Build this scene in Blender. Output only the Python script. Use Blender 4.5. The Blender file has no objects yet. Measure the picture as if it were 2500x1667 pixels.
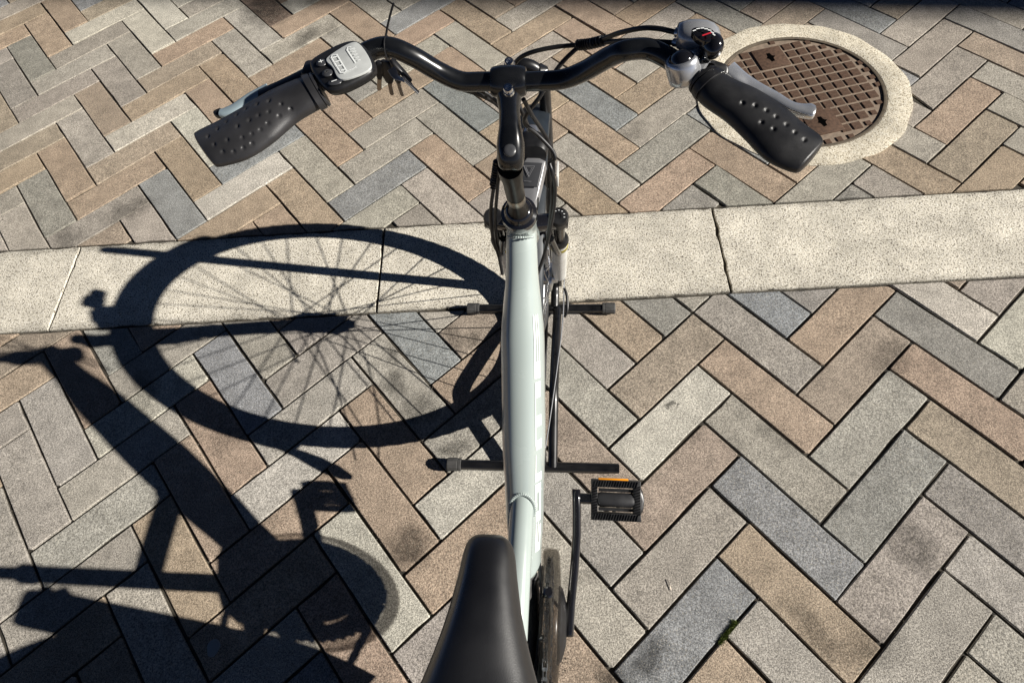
import bpy, bmesh, math, random
from mathutils import Vector, Matrix
from mathutils.bvhtree import BVHTree

S = bpy.context.scene
COL = S.collection
rad = math.radians
random.seed(7)

# ------------------------------------------------------------------ camera, sky, sun, exposure
cam_d = bpy.data.cameras.new("camera")
cam = bpy.data.objects.new("camera", cam_d)
COL.objects.link(cam)
cam_d.sensor_fit = 'HORIZONTAL'
cam_d.sensor_width = 36.0
cam_d.lens = 36.0 * 1560 / 2500
cam_d.shift_x = 0.0032
cam_d.shift_y = -0.0553
cam_d.clip_start = 0.02
cam_d.clip_end = 400
_r = Vector((0.993587, 0.06727, -0.090887))
_d = Vector((0.007975, -0.84347, -0.537116))
_f = Vector((-0.112793, 0.532947, -0.838597))
m = Matrix(((_r.x, -_d.x, -_f.x, 0.10161), (_r.y, -_d.y, -_f.y, -0.62013), (_r.z, -_d.z, -_f.z, 1.40675), (0, 0, 0, 1)))
cam.matrix_world = m
S.camera = cam

SUN = Vector((1.796, -0.19, 1.0)).normalized()          # towards the sun
elev = math.asin(SUN.z)
azim = math.atan2(SUN.x, SUN.y)
world = bpy.data.worlds.new("World")
S.world = world
world.use_nodes = True
wn = world.node_tree
sky = wn.nodes.new("ShaderNodeTexSky")
sky.sky_type = 'NISHITA'
sky.sun_disc = False
sky.sun_elevation = elev
sky.sun_rotation = azim
sky.air_density = 0.14
sky.dust_density = 0.0
wn.links.new(sky.outputs[0], wn.nodes["Background"].inputs[0])
wn.nodes["Background"].inputs[1].default_value = 0.05
sun_d = bpy.data.lights.new("sun", 'SUN')
sun_d.energy = 5.0
sun_d.angle = rad(0.5)
sun_d.color = (1.0, 0.953, 0.880)
sun = bpy.data.objects.new("sun", sun_d)
COL.objects.link(sun)
sun.rotation_euler = SUN.to_track_quat('Z', 'Y').to_euler()
S.view_settings.view_transform = 'Standard'
S.view_settings.look = 'None'
S.view_settings.gamma = 1.0
S.view_settings.use_curve_mapping = False
S.view_settings.exposure = 0.74
try:
    S.cycles.max_bounces = 8
    S.cycles.transparent_max_bounces = 16
except Exception:
    pass

# ------------------------------------------------------------------ materials
def mat(name, color, rough=0.5, metal=0.0, coat=0.0, spec=0.5, bump=None, var=None):
    """bump=(scale, strength), var=(scale, amount) : fine relief and slight tone variation"""
    M = bpy.data.materials.new(name)
    M.use_nodes = True
    nt = M.node_tree
    b = nt.nodes["Principled BSDF"]
    b.inputs["Base Color"].default_value = (*color, 1)
    b.inputs["Roughness"].default_value = rough
    b.inputs["Metallic"].default_value = metal
    b.inputs["Coat Weight"].default_value = coat
    b.inputs["Coat Roughness"].default_value = 0.06
    b.inputs["Specular IOR Level"].default_value = spec
    if bump or var:
        tc = nt.nodes.new("ShaderNodeTexCoord")
    if bump:
        n = nt.nodes.new("ShaderNodeTexNoise")
        n.inputs["Scale"].default_value = bump[0]
        n.inputs["Detail"].default_value = 3
        nt.links.new(tc.outputs["Object"], n.inputs["Vector"])
        bp = nt.nodes.new("ShaderNodeBump")
        bp.inputs["Strength"].default_value = bump[1]
        bp.inputs["Distance"].default_value = 0.0006
        nt.links.new(n.outputs[0], bp.inputs["Height"])
        nt.links.new(bp.outputs[0], b.inputs["Normal"])
    if var:
        n2 = nt.nodes.new("ShaderNodeTexNoise")
        n2.inputs["Scale"].default_value = var[0]
        n2.inputs["Detail"].default_value = 5
        nt.links.new(tc.outputs["Object"], n2.inputs["Vector"])
        mr = nt.nodes.new("ShaderNodeMapRange")
        mr.inputs[1].default_value = 0.3
        mr.inputs[2].default_value = 0.7
        mr.inputs[3].default_value = 1 - var[1]
        mr.inputs[4].default_value = 1 + var[1]
        nt.links.new(n2.outputs[0], mr.inputs[0])
        mx = nt.nodes.new("ShaderNodeVectorMath")
        mx.operation = 'SCALE'
        mx.inputs[0].default_value = color
        nt.links.new(mr.outputs[0], mx.inputs["Scale"])
        nt.links.new(mx.outputs[0], b.inputs["Base Color"])
        mr2 = nt.nodes.new("ShaderNodeMapRange")
        mr2.inputs[1].default_value = 0.3
        mr2.inputs[2].default_value = 0.7
        mr2.inputs[3].default_value = max(0, rough - 0.08)
        mr2.inputs[4].default_value = min(1, rough + 0.1)
        nt.links.new(n2.outputs[0], mr2.inputs[0])
        nt.links.new(mr2.outputs[0], b.inputs["Roughness"])
    return M

MINT = mat("mint_paint", (0.345, 0.395, 0.380), 0.26, 0, 0.7, var=(9, 0.035))
WHITE = mat("white_paint", (0.64, 0.645, 0.62), 0.3, 0, 0.5, var=(20, 0.03))
DECAL = mat("white_decal", (0.80, 0.82, 0.81), 0.35)
ALU = mat("black_anodised", (0.006, 0.0065, 0.0075), 0.24, 0, 0.3, var=(60, 0.2))
GLOSS = mat("black_gloss", (0.008, 0.008, 0.010), 0.14, 0, 0.5)
PLAST = mat("black_plastic", (0.009, 0.009, 0.010), 0.42, var=(80, 0.25))
RUBB = mat("grip_rubber", (0.010, 0.010, 0.011), 0.42, bump=(2500, 0.25), var=(50, 0.2))
RUBBL = mat("dusty_glare_grip_rubber", (0.028, 0.0275, 0.029), 0.36, bump=(2500, 0.25), var=(50, 0.2))  # same rubber as the right grip, paled for dust and sky glare
TYRE = mat("tyre_rubber", (0.020, 0.020, 0.021), 0.75, bump=(400, 0.4), var=(40, 0.3))
VINYL = mat("saddle_vinyl", (0.007, 0.007, 0.008), 0.31, spec=1.0, bump=(900, 0.12), var=(14, 0.12))
CHROME = mat("chrome", (0.80, 0.81, 0.83), 0.17, 1.0, var=(70, 0.06))
SATIN = mat("satin_silver", (0.62, 0.63, 0.64), 0.28, 1.0, var=(60, 0.08))
POLALU = mat("polished_aluminium", (0.82, 0.83, 0.84), 0.21, 0.84, var=(70, 0.06))
SHIFT = mat("reflection_grey_chrome", (0.36, 0.365, 0.375), 0.27, 0.4, 0.5, var=(70, 0.08))  # chrome shell; reflected sky is put into its light grey base colour
BELLM = mat("bell_chrome", (0.55, 0.56, 0.58), 0.22, 0.72, var=(70, 0.06))
COLM = mat("black_column_paint", (0.012, 0.011, 0.010), 0.32, spec=0.12)
STEEL = mat("spoke_steel", (0.55, 0.56, 0.58), 0.25, 1.0)
POLI = mat("polished_dark_tube", (0.022, 0.019, 0.016), 0.18, 0.25)
BAND = mat("brushed_band", (0.42, 0.39, 0.34), 0.3, 1.0)
BLUEBLADE = mat("lever_blade_paint", (0.36, 0.45, 0.49), 0.35, 0.3)
NAVY = mat("fender_plastic", (0.017, 0.022, 0.028), 0.38, var=(30, 0.2))
STANDM = mat("stand_tube", (0.007, 0.007, 0.0075), 0.33, 0, 0.2, var=(35, 0.35))
CAPM = mat("stand_cap_rubber", (0.05, 0.049, 0.047), 0.65, var=(80, 0.25))
LCD = mat("lcd_glass", (0.46, 0.475, 0.465), 0.22, 0, 0.6, var=(120, 0.07))
PRINT = mat("lcd_print", (0.78, 0.80, 0.79), 0.4)
BTN = mat("button_rubber", (0.035, 0.036, 0.040), 0.35)
RED = mat("needle_red", (0.70, 0.03, 0.05), 0.35)
AMBER = mat("amber_reflector", (0.75, 0.28, 0.015), 0.2, 0, 0.6)
GOLD = mat("gold_stripe", (0.34, 0.28, 0.03), 0.35, 0.4)
KEYB = mat("key_steel", (0.34, 0.29, 0.24), 0.32, 0.8)
LENS = mat("lamp_lens", (0.30, 0.30, 0.31), 0.15, 0.7)
SILVERP = mat("silver_plastic", (0.30, 0.30, 0.31), 0.35, 0.5)
GREYPANEL = mat("grey_panel", (0.045, 0.046, 0.05), 0.35)
CASING = mat("motor_casing", (0.020, 0.020, 0.022), 0.5, var=(60, 0.2))
IRON = mat("rusty_cast_iron", (0.098, 0.056, 0.035), 0.75, 0.25, bump=(700, 0.6), var=(120, 0.35))
IRONLOW = mat("dusty_iron_channel", (0.225, 0.172, 0.128), 0.9, 0.0, bump=(500, 0.5), var=(90, 0.25))
IRONRIM = mat("worn_iron_rim", (0.13, 0.105, 0.075), 0.8, 0.2, bump=(500, 0.5), var=(60, 0.25))
HOLE = mat("hole_shade_black", (0.002, 0.002, 0.002), 1.0, spec=0.0)  # near-black that paints the shade inside holes; nothing is cut out
MOSS = mat("moss_green", (0.12, 0.155, 0.03), 0.9, var=(300, 0.4))
LIGHT_SPOT = mat("light_spot_grey", (0.30, 0.31, 0.30), 0.8, bump=(300, 0.3))  # grey for a spot of light painted on the shaded paving

SMOKE = bpy.data.materials.new("smoked_plastic")
SMOKE.use_nodes = True
_nt = SMOKE.node_tree
_p = _nt.nodes["Principled BSDF"]
_p.inputs["Base Color"].default_value = (0.045, 0.042, 0.040, 1)
_p.inputs["Roughness"].default_value = 0.2
_t = _nt.nodes.new("ShaderNodeBsdfTransparent")
_t.inputs[0].default_value = (0.80, 0.79, 0.775, 1)
_mx = _nt.nodes.new("ShaderNodeMixShader")
_mx.inputs[0].default_value = 0.16
_nt.links.new(_t.outputs[0], _mx.inputs[1])
_nt.links.new(_p.outputs[0], _mx.inputs[2])
_nt.links.new(_mx.outputs[0], _nt.nodes["Material Output"].inputs[0])


def N(nt, t, **kw):
    n = nt.nodes.new(t)
    for k, v in kw.items():
        setattr(n, k, v)
    return n


def mrange(nt, src, a, b, c, d):
    n = N(nt, "ShaderNodeMapRange")
    n.inputs[1].default_value, n.inputs[2].default_value = a, b
    n.inputs[3].default_value, n.inputs[4].default_value = c, d
    nt.links.new(src, n.inputs[0])
    return n.outputs[0]


def noise(nt, vec, scale, detail=2, rough=0.5):
    n = N(nt, "ShaderNodeTexNoise")
    n.inputs["Scale"].default_value = scale
    n.inputs["Detail"].default_value = detail
    n.inputs["Roughness"].default_value = rough
    nt.links.new(vec, n.inputs["Vector"])
    return n.outputs[0]


def mulv(nt, vec, fac):
    n = N(nt, "ShaderNodeVectorMath", operation='SCALE')
    nt.links.new(vec, n.inputs[0])
    nt.links.new(fac, n.inputs["Scale"])
    return n.outputs[0]


def math2(nt, op, a, b):
    n = N(nt, "ShaderNodeMath", operation=op)
    for i, x in enumerate((a, b)):
        if isinstance(x, (int, float)):
            n.inputs[i].default_value = x
        else:
            nt.links.new(x, n.inputs[i])
    return n.outputs[0]


# dark tread and spill stains lying on the pavers: x, y, half width, half length, turn, strength
STAINS = [
    (*(-0.2185, 0.1156), .026, .050, 20, .45), (*(-0.3638, 0.0758), .022, .045, 25, .6), (*(-0.3491, -0.0123), .030, .045, 20, .6),
    (*(-0.2808, -0.0718), .055, .040, 30, .55), (*(-0.1859, -0.1662), .042, .022, 5, .6), (*(-0.2561, -0.3816), .050, .055, 30, .75),
    (*(0.1753, -0.6056), .060, .035, -40, .75), (*(0.2331, -0.5532), .030, .055, -45, .75), (*(0.5416, -0.4874), .030, .070, 40, .5),
    (*(-0.9030, 1.3411), .075, .040, 60, .6), (*(-0.8954, 1.5585), .11, .05, 5, .7), (*(-0.8193, 1.3740), .04, .05, 0, .35),
    (*(0.0598, -0.1135), .05, .04, 0, .35), (*(0.3064, -0.0502), .008, .008, 0, .8),
    (*(-1.1122, 1.5293), .10, .13, 40, .8), (*(-1.2673, 0.5371), .09, .05, 30, .5), (*(0.8167, 0.0848), .06, .04, 50, .5), (*(0.7594, -0.3258), .05, .07, 30, .5),
    (*(-0.1687, 0.1166), .030, .030, 0, .5), (*(-0.2531, -0.0817), .030, .030, 0, .5), (*(0.1019, -0.4252), .05, .02, 40, .3), (*(0.5359, -0.1119), .03, .06, 50, .35),
    (*(0.5229, 0.4649), .04, .03, 0, .0), (*(-0.7100, 0.2319), .03, .03, 0, .3), (*(0.2485, 0.8310), .05, .04, 20, .3), (*(-0.7313, -0.1677), .05, .03, 20, .35),
    (*(0.0542, -0.5788), .02, .02, 0, .5), (*(0.6380, -0.5064), .06, .04, 0, .4), (*(-0.9881, -0.0534), .04, .07, 30, .45), (*(-1.4223, 0.4055), .05, .09, 30, .45),
]


def build_paver_material():
    M = bpy.data.materials.new("concrete_paver")
    M.use_nodes = True
    nt = M.node_tree
    L = nt.links.new
    b = nt.nodes["Principled BSDF"]
    oi = N(nt, "ShaderNodeObjectInfo")
    geo = N(nt, "ShaderNodeNewGeometry")
    pos = geo.outputs["Position"]
    fine = noise(nt, pos, 420, 2, 0.7)
    grain = noise(nt, pos, 210, 1, 0.5)
    mott = noise(nt, pos, 24, 4, 0.6)
    big = noise(nt, pos, 5, 3, 0.6)
    f1 = mrange(nt, fine, 0.32, 0.68, 0.45, 1.55)
    f2 = mrange(nt, grain, 0.34, 0.66, 0.80, 1.20)
    f3 = mrange(nt, mott, 0.30, 0.70, 0.80, 1.16)
    f4 = mrange(nt, big, 0.3, 0.7, 0.86, 1.10)
    rnd = mrange(nt, oi.outputs["Random"], 0, 1, 0.95, 1.05)
    tot = math2(nt, 'MULTIPLY', math2(nt, 'MULTIPLY', f1, f2), math2(nt, 'MULTIPLY', f3, f4))
    tot = math2(nt, 'MULTIPLY', tot, rnd)
    # edges of each block are a little darker: driven by the block's own mesh attribute
    at = N(nt, "ShaderNodeAttribute", attribute_name="edge")
    ed = mrange(nt, at.outputs["Fac"], 0, 1, 1.0, 0.94)
    tot = math2(nt, 'MULTIPLY', tot, ed)
    # stains
    warp = N(nt, "ShaderNodeTexNoise")
    warp.inputs["Scale"].default_value = 30
    warp.inputs["Detail"].default_value = 4
    L(pos, warp.inputs["Vector"])
    wv = N(nt, "ShaderNodeVectorMath", operation='MULTIPLY_ADD')
    L(warp.outputs["Color"], wv.inputs[0])
    wv.inputs[1].default_value = (0.05, 0.05, 0.0)
    L(pos, wv.inputs[2])
    stain = None
    for (x, y, a, c, ang, st) in STAINS:
        if st <= 0:
            continue
        mp = N(nt, "ShaderNodeMapping", vector_type='TEXTURE')
        mp.inputs["Location"].default_value = (x + 0.025, y + 0.025, 0)
        mp.inputs["Rotation"].default_value = (0, 0, rad(ang))
        mp.inputs["Scale"].default_value = (a, c, 1)
        L(wv.outputs[0], mp.inputs["Vector"])
        ln = N(nt, "ShaderNodeVectorMath", operation='LENGTH')
        L(mp.outputs[0], ln.inputs[0])
        k = mrange(nt, ln.outputs["Value"], 0.45, 1.15, st, 0.0)
        stain = k if stain is None else math2(nt, 'MAXIMUM', stain, k)
    patch = mrange(nt, noise(nt, pos, 42, 4, 0.65), 0.35, 0.58, 0.68, 1.0)
    stain = math2(nt, 'MULTIPLY', stain, patch)
    dark = math2(nt, 'SUBTRACT', 1.0, math2(nt, 'MULTIPLY', stain, 0.97))
    tot = math2(nt, 'MULTIPLY', tot, dark)
    colr = mulv(nt, oi.outputs["Color"], tot)
    # pale sand grains
    sp = mrange(nt, noise(nt, pos, 520, 0, 0.5), 0.70, 0.78, 0.0, 0.65)
    mx = N(nt, "ShaderNodeMix", data_type='RGBA')
    L(sp, mx.inputs[0])
    L(colr, mx.inputs[6])
    mx.inputs[7].default_value = (0.50, 0.45, 0.36, 1)
    L(mx.outputs[2], b.inputs["Base Color"])
    b.inputs["Roughness"].default_value = 0.88
    b.inputs["Specular IOR Level"].default_value = 0.25
    bp = N(nt, "ShaderNodeBump")
    bp.inputs["Strength"].default_value = 0.55
    bp.inputs["Distance"].default_value = 0.0012
    L(math2(nt, 'ADD', fine, math2(nt, 'MULTIPLY', grain, 0.7)), bp.inputs["Height"])
    L(bp.outputs[0], b.inputs["Normal"])
    return M


def build_aggregate_material(name, base, dots, sand, edge=False):
    M = bpy.data.materials.new(name)
    M.use_nodes = True
    nt = M.node_tree
    L = nt.links.new
    b = nt.nodes["Principled BSDF"]
    geo = N(nt, "ShaderNodeNewGeometry")
    pos = geo.outputs["Position"]
    n1 = noise(nt, pos, 270, 2, 0.6)
    n2 = noise(nt, pos, 210, 2, 0.6)
    n3 = noise(nt, pos, 14, 5, 0.65)
    d = mrange(nt, n1, 0.535, 0.60, 0.0, 1.0)
    mx = N(nt, "ShaderNodeMix", data_type='RGBA')
    L(d, mx.inputs[0])
    mx.inputs[6].default_value = (*base, 1)
    mx.inputs[7].default_value = (*dots, 1)
    w = mrange(nt, n2, 0.52, 0.66, 0.0, 0.75)
    m2 = N(nt, "ShaderNodeMix", data_type='RGBA')
    L(w, m2.inputs[0])
    L(mx.outputs[2], m2.inputs[6])
    m2.inputs[7].default_value = (*sand, 1)
    k = math2(nt, 'MULTIPLY', mrange(nt, n3, 0.3, 0.7, 0.80, 1.12), mrange(nt, noise(nt, pos, 3.5, 4, 0.6), 0.3, 0.7, 0.86, 1.08))
    if edge:
        sx = N(nt, "ShaderNodeSeparateXYZ")
        L(pos, sx.inputs[0])
        yy = math2(nt, 'SUBTRACT', sx.outputs[1], math2(nt, 'MULTIPLY', sx.outputs[0], 0.076))
        dd = math2(nt, 'MINIMUM', math2(nt, 'SUBTRACT', yy, 0.2195), math2(nt, 'SUBTRACT', 0.4965, yy))
        dd = math2(nt, 'ADD', dd, math2(nt, 'MULTIPLY', math2(nt, 'SUBTRACT', noise(nt, pos, 22, 5, 0.7), 0.5), 0.06))
        k = math2(nt, 'MULTIPLY', k, mrange(nt, dd, 0.0, 0.022, 0.70, 1.0))
    L(mulv(nt, m2.outputs[2], k), b.inputs["Base Color"])
    b.inputs["Roughness"].default_value = 0.85
    b.inputs["Specular IOR Level"].default_value = 0.25
    bp = N(nt, "ShaderNodeBump")
    bp.inputs["Strength"].default_value = 0.6
    bp.inputs["Distance"].default_value = 0.0014
    L(math2(nt, 'SUBTRACT', n2, math2(nt, 'MULTIPLY', n1, 1.2)), bp.inputs["Height"])
    L(bp.outputs[0], b.inputs["Normal"])
    return M


PAVER = build_paver_material()
STRIP = build_aggregate_material("exposed_aggregate", (0.655, 0.610, 0.510), (0.125, 0.105, 0.08), (0.85, 0.81, 0.73), True)
RINGM = build_aggregate_material("collar_concrete", (0.66, 0.60, 0.475), (0.22, 0.18, 0.12), (0.82, 0.78, 0.67))
JOINT = mat("joint_sand", (0.040, 0.034, 0.025), 0.95, bump=(600, 0.8), var=(40, 0.75))
SANDM = mat("sandy_ground", (0.24, 0.21, 0.17), 0.95, bump=(200, 0.6), var=(3, 0.15))
WALLM = mat("grey_render", (0.35, 0.34, 0.32), 0.9, bump=(60, 0.4), var=(4, 0.1))
GLASSM = mat("window_glass", (0.03, 0.04, 0.05), 0.05, 0, 0.5)

# ------------------------------------------------------------------ mesh helpers
class MB:
    def __init__(self):
        self.v = []
        self.f = []

    def add(self, v, f):
        o = len(self.v)
        self.v += [tuple(p) for p in v]
        self.f += [tuple(i + o for i in q) for q in f]
        return self

    def build(self, name, mt, parent=None, sharp=40, smooth=True):
        me = bpy.data.meshes.new(name)
        me.from_pydata(self.v, [], self.f)
        bm = bmesh.new()
        bm.from_mesh(me)
        bmesh.ops.recalc_face_normals(bm, faces=bm.faces)
        bm.to_mesh(me)
        bm.free()
        if smooth:
            me.shade_smooth()
            me.set_sharp_from_angle(angle=rad(sharp))
        me.materials.append(mt)
        o = bpy.data.objects.new(name, me)
        COL.objects.link(o)
        if parent is not None:
            attach(o, parent)
        return o


ROOTS = {}


def attach(o, parent):
    o.parent = parent
    w = ROOTS.get(parent.name)
    if w is not None:
        o.matrix_parent_inverse = Matrix.Translation(-w)


def thing(name, label, cat, loc, group=None):
    o = bpy.data.objects.new(name, None)
    COL.objects.link(o)
    o.location = loc
    o.empty_display_size = 0.1
    ROOTS[o.name] = Vector(loc)
    o["label"] = label
    o["category"] = cat
    if group:
        o["group"] = group
    return o


def tag(o, label, cat, group=None):
    o["label"] = label
    o["category"] = cat
    if group:
        o["group"] = group
    return o


def spline(pts, n=8):
    P = [Vector(p) for p in pts]
    if len(P) < 3 or n <= 1:
        return P
    out = []
    for i in range(len(P) - 1):
        p0 = P[i - 1] if i > 0 else P[i] * 2 - P[i + 1]
        p1, p2 = P[i], P[i + 1]
        p3 = P[i + 2] if i + 2 < len(P) else P[i + 1] * 2 - P[i]
        for k in range(n):
            t = k / n
            out.append(0.5 * ((2 * p1) + (p2 - p0) * t + (2 * p0 - 5 * p1 + 4 * p2 - p3) * t * t + (3 * p1 - p0 - 3 * p2 + p3) * t ** 3))
    out.append(P[-1])
    return out


def tube(mb, pts, r, seg=14, n=8, cap=True):
    P = spline(pts, n)
    R = r if callable(r) else (lambda t: r)
    m_ = len(P)
    T = []
    for i in range(m_):
        a = P[max(i - 1, 0)]
        b = P[min(i + 1, m_ - 1)]
        T.append((b - a).normalized())
    u = T[0].orthogonal().normalized()
    V, F = [], []
    for i in range(m_):
        u = (u - T[i] * u.dot(T[i])).normalized()
        w = T[i].cross(u)
        rr = R(i / (m_ - 1))
        for k in range(seg):
            a = 2 * math.pi * k / seg
            V.append(P[i] + (u * math.cos(a) + w * math.sin(a)) * rr)
    for i in range(m_ - 1):
        for k in range(seg):
            k2 = (k + 1) % seg
            F.append((i * seg + k, i * seg + k2, (i + 1) * seg + k2, (i + 1) * seg + k))
    if cap:
        F.append(tuple(range(seg))[::-1])
        F.append(tuple((m_ - 1) * seg + k for k in range(seg)))
    return mb.add(V, F)


def lathe(mb, prof, o, axis, seg=28, cap=True, start=0.0, closed=False):
    """prof = [(radius, distance along axis)]"""
    ax = Vector(axis).normalized()
    u = ax.orthogonal().normalized()
    w = ax.cross(u)
    o = Vector(o)
    V, F = [], []
    for (r, t) in prof:
        for k in range(seg):
            a = start + 2 * math.pi * k / seg
            V.append(o + ax * t + (u * math.cos(a) + w * math.sin(a)) * r)
    n = len(prof)
    for i in range(n if closed else n - 1):
        i2 = (i + 1) % n
        for k in range(seg):
            k2 = (k + 1) % seg
            F.append((i * seg + k, i * seg + k2, i2 * seg + k2, i2 * seg + k))
    if cap and not closed:
        F.append(tuple(range(seg))[::-1])
        F.append(tuple((n - 1) * seg + k for k in range(seg)))
    return mb.add(V, F)


def loft(mb, secs, seg=28, e=1.0, cap=True):
    """secs = [(centre, half vector u, half vector v)], superellipse exponent e (<1 = boxier)"""
    V, F = [], []
    for (c, u, v) in secs:
        c, u, v = Vector(c), Vector(u), Vector(v)
        for k in range(seg):
            a = 2 * math.pi * k / seg
            ca, sa = math.cos(a), math.sin(a)
            V.append(c + u * math.copysign(abs(ca) ** e, ca) + v * math.copysign(abs(sa) ** e, sa))
    n = len(secs)
    for i in range(n - 1):
        for k in range(seg):
            k2 = (k + 1) % seg
            F.append((i * seg + k, i * seg + k2, (i + 1) * seg + k2, (i + 1) * seg + k))
    if cap:
        F.append(tuple(range(seg))[::-1])
        F.append(tuple((n - 1) * seg + k for k in range(seg)))
    return mb.add(V, F)


def box(mb, c, hx, hy, hz, ax=None, bev=0.0):
    c = Vector(c)
    X, Y, Z = ax if ax else (Vector((1, 0, 0)), Vector((0, 1, 0)), Vector((0, 0, 1)))
    bm = bmesh.new()
    bmesh.ops.create_cube(bm, size=2)
    for v in bm.verts:
        v.co = Vector((v.co.x * hx, v.co.y * hy, v.co.z * hz))
    if bev > 0:
        bmesh.ops.bevel(bm, geom=list(bm.edges), offset=bev, segments=2, profile=0.5, affect='EDGES')
    bm.verts.index_update()
    V = [c + X * v.co.x + Y * v.co.y + Z * v.co.z for v in bm.verts]
    F = [tuple(v.index for v in f.verts) for f in bm.faces]
    bm.free()
    return mb.add(V, F)


def chaikin(poly, it=2):
    P = [Vector(p) for p in poly]
    for _ in range(it):
        Q = []
        for i in range(len(P)):
            a, b = P[i], P[(i + 1) % len(P)]
            Q += [a * 0.75 + b * 0.25, a * 0.25 + b * 0.75]
        P = Q
    return P


def slab(mb, poly, down, bev=0.0015, rnd=2, dome=0.0, steps=3):
    """rounded flat body: poly is its top outline (3-D points), 'down' the vector to its underside"""
    P = chaikin(poly, rnd) if rnd else [Vector(p) for p in poly]
    D = Vector(down)
    c = sum(P, Vector()) / len(P)
    ext = max((p - c).length for p in P)
    rings = []
    for s in range(steps + 1):
        a = s / steps * math.pi / 2
        ins = bev * (1 - math.sin(a))
        dep = bev * (1 - math.cos(a))
        rings.append([p + (c - p).normalized() * ins + D.normalized() * dep for p in P])
    rings.append([p + D for p in P])
    n = len(P)
    V = []
    F = []
    for r in rings:
        V += r
    for i in range(len(rings) - 1):
        for k in range(n):
            k2 = (k + 1) % n
            F.append((i * n + k, i * n + k2, (i + 1) * n + k2, (i + 1) * n + k))
    V.append(c - D.normalized() * dome)
    t = len(V) - 1
    for k in range(n):
        F.append((t, k, (k + 1) % n))
    F.append(tuple((len(rings) - 1) * n + k for k in range(n))[::-1])
    return mb.add(V, F)


def ellipsoid(mb, c, u, v, w, nu=20, nv=12):
    c, u, v, w = Vector(c), Vector(u), Vector(v), Vector(w)
    V, F = [], []
    for i in range(nv + 1):
        t = -math.pi / 2 + math.pi * i / nv
        rr = max(math.cos(t), 1e-3)
        for k in range(nu):
            a = 2 * math.pi * k / nu
            V.append(c + u * (rr * math.cos(a)) + v * (rr * math.sin(a)) + w * math.sin(t))
    for i in range(nv):
        for k in range(nu):
            k2 = (k + 1) % nu
            F.append((i * nu + k, i * nu + k2, (i + 1) * nu + k2, (i + 1) * nu + k))
    return mb.add(V, F)


def ribbon(mb, pts, half, thick, n=6, up=(0, 0, 1), taper=None):
    """flat curved bar: half = half width, thick = half thickness"""
    P = spline(pts, n)
    up = Vector(up)
    secs = []
    for i, p in enumerate(P):
        t = (P[min(i + 1, len(P) - 1)] - P[max(i - 1, 0)]).normalized()
        s = t.cross(up).normalized()
        k = taper(i / (len(P) - 1)) if taper else 1.0
        secs.append((p, s * half * k, s.cross(t) * thick))
    return loft(mb, secs, 16, 0.7)


# ------------------------------------------------------------------ ground: sheet, pavers, border strip, manhole
g = MB().add([(-60, -60, -0.05), (60, -60, -0.05), (60, 60, -0.05), (-60, 60, -0.05)], [(0, 1, 2, 3)]).build("ground", SANDM, smooth=False)
g["kind"] = "structure"

W = 0.1
R2 = math.sqrt(2)
TH, OX, OY = -0.010378, 0.816890, 0.240675


def lat_world(field, a, b):
    if field == 'U':
        c, s = math.cos(TH), math.sin(TH)
        a, b = a * c - b * s + OX, a * s + b * c + OY
    a -= 4.06
    b += 1.26
    return Vector(((b - a) / R2 * W, -(a + b) / R2 * W))


def up_edge(x):
    return 0.4965 + 0.0735 * x


def lo_edge(x):
    return 0.2195 + 0.0785 * x


MC = Vector((0.765, 0.996))          # manhole centre
MR = 0.247                            # iron rim radius
CR = 0.318                            # concrete collar radius

TAN, TAN2, BRN, GRY, LGT, BLU, PNK, KGR = 'T', 'S', 'N', 'G', 'L', 'B', 'P', 'K'
RGB = {
    'T': (0.330, 0.256, 0.187), 'S': (0.305, 0.252, 0.195), 'N': (0.180, 0.132, 0.102), 'G': (0.335, 0.308, 0.262),
    'L': (0.445, 0.415, 0.352), 'B': (0.235, 0.240, 0.234), 'P': (0.308, 0.277, 0.236), 'K': (0.258, 0.243, 0.214),
}
COLU = """0,-23G 0,-22N -1,-23N -3,-20K -2,-19T -2,-18T -3,-19G -5,-16B -5,-15T -6,-17G -6,-16S -1,-18G 1,-21G -1,-17G -4,-15T -4,-14G 2,-21T 2,-20G 1,-22G 3,-20S 3,-19T 0,-17T
0,-16K 1,-15T -3,-14G -2,-13T -3,-13T 1,-16G -2,-12B -1,-12G 2,-15G 3,-14B 2,-14T 4,-18T 5,-17L 6,-16T 0,-11G -1,-11G 3,-13G 4,-13L 1,-10B 0,-10T 4,-12T 7,-15B 5,-12T 1,-9G 2,-9G 3,-8G 2,-8P 6,-11T
5,-11T -1,-6K -1,-5G -2,-7P -3,-8T -4,-9T -5,-10P -6,-11G -7,-12T -8,-13G -9,-13S -8,-12T -7,-11T -6,-10T -5,-9B -4,-8T -3,-7G -2,-6T -9,-8G -8,-7T -7,-6G -6,-5K -5,-4T -4,-3K -6,-4T -5,-3K -7,-5B -8,-1P
-7,0K -10,-9G -11,-10T -10,-8T -9,-7G -11,-9K -12,-10K -13,-6S -12,-5S -14,-6B -14,-7S -9,-2T"""
COLL = """-2,-1B -5,1K -1,0P -4,2T 0,1T 0,0S 1,-3T 0,-3K -1,-3P 2,-3G 3,-3T 3,-2G 1,1L 1,2P 4,-1S 2,2S 2,3B 3,3P 5,0G 4,-2G 8,-9P 7,-10T 9,-8B 6,-6P 5,-7P 5,-6B 6,-5G 7,-5G 7,-4T 8,-4L 8,-3T 5,-1L 10,-7T 11,-6T 9,-3T
9,-2L 12,-5T 10,-2T 10,-1T 6,0T 7,1G 11,-1G 6,1G 7,2T 4,4B 3,4T 4,5G 5,5T 1,4T"""


def cmap(s):
    d = {}
    for t in s.split():
        ij, c = t[:-1], t[-1]
        i, j = ij.split(',')
        d[(int(i), int(j))] = c
    return d


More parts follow.
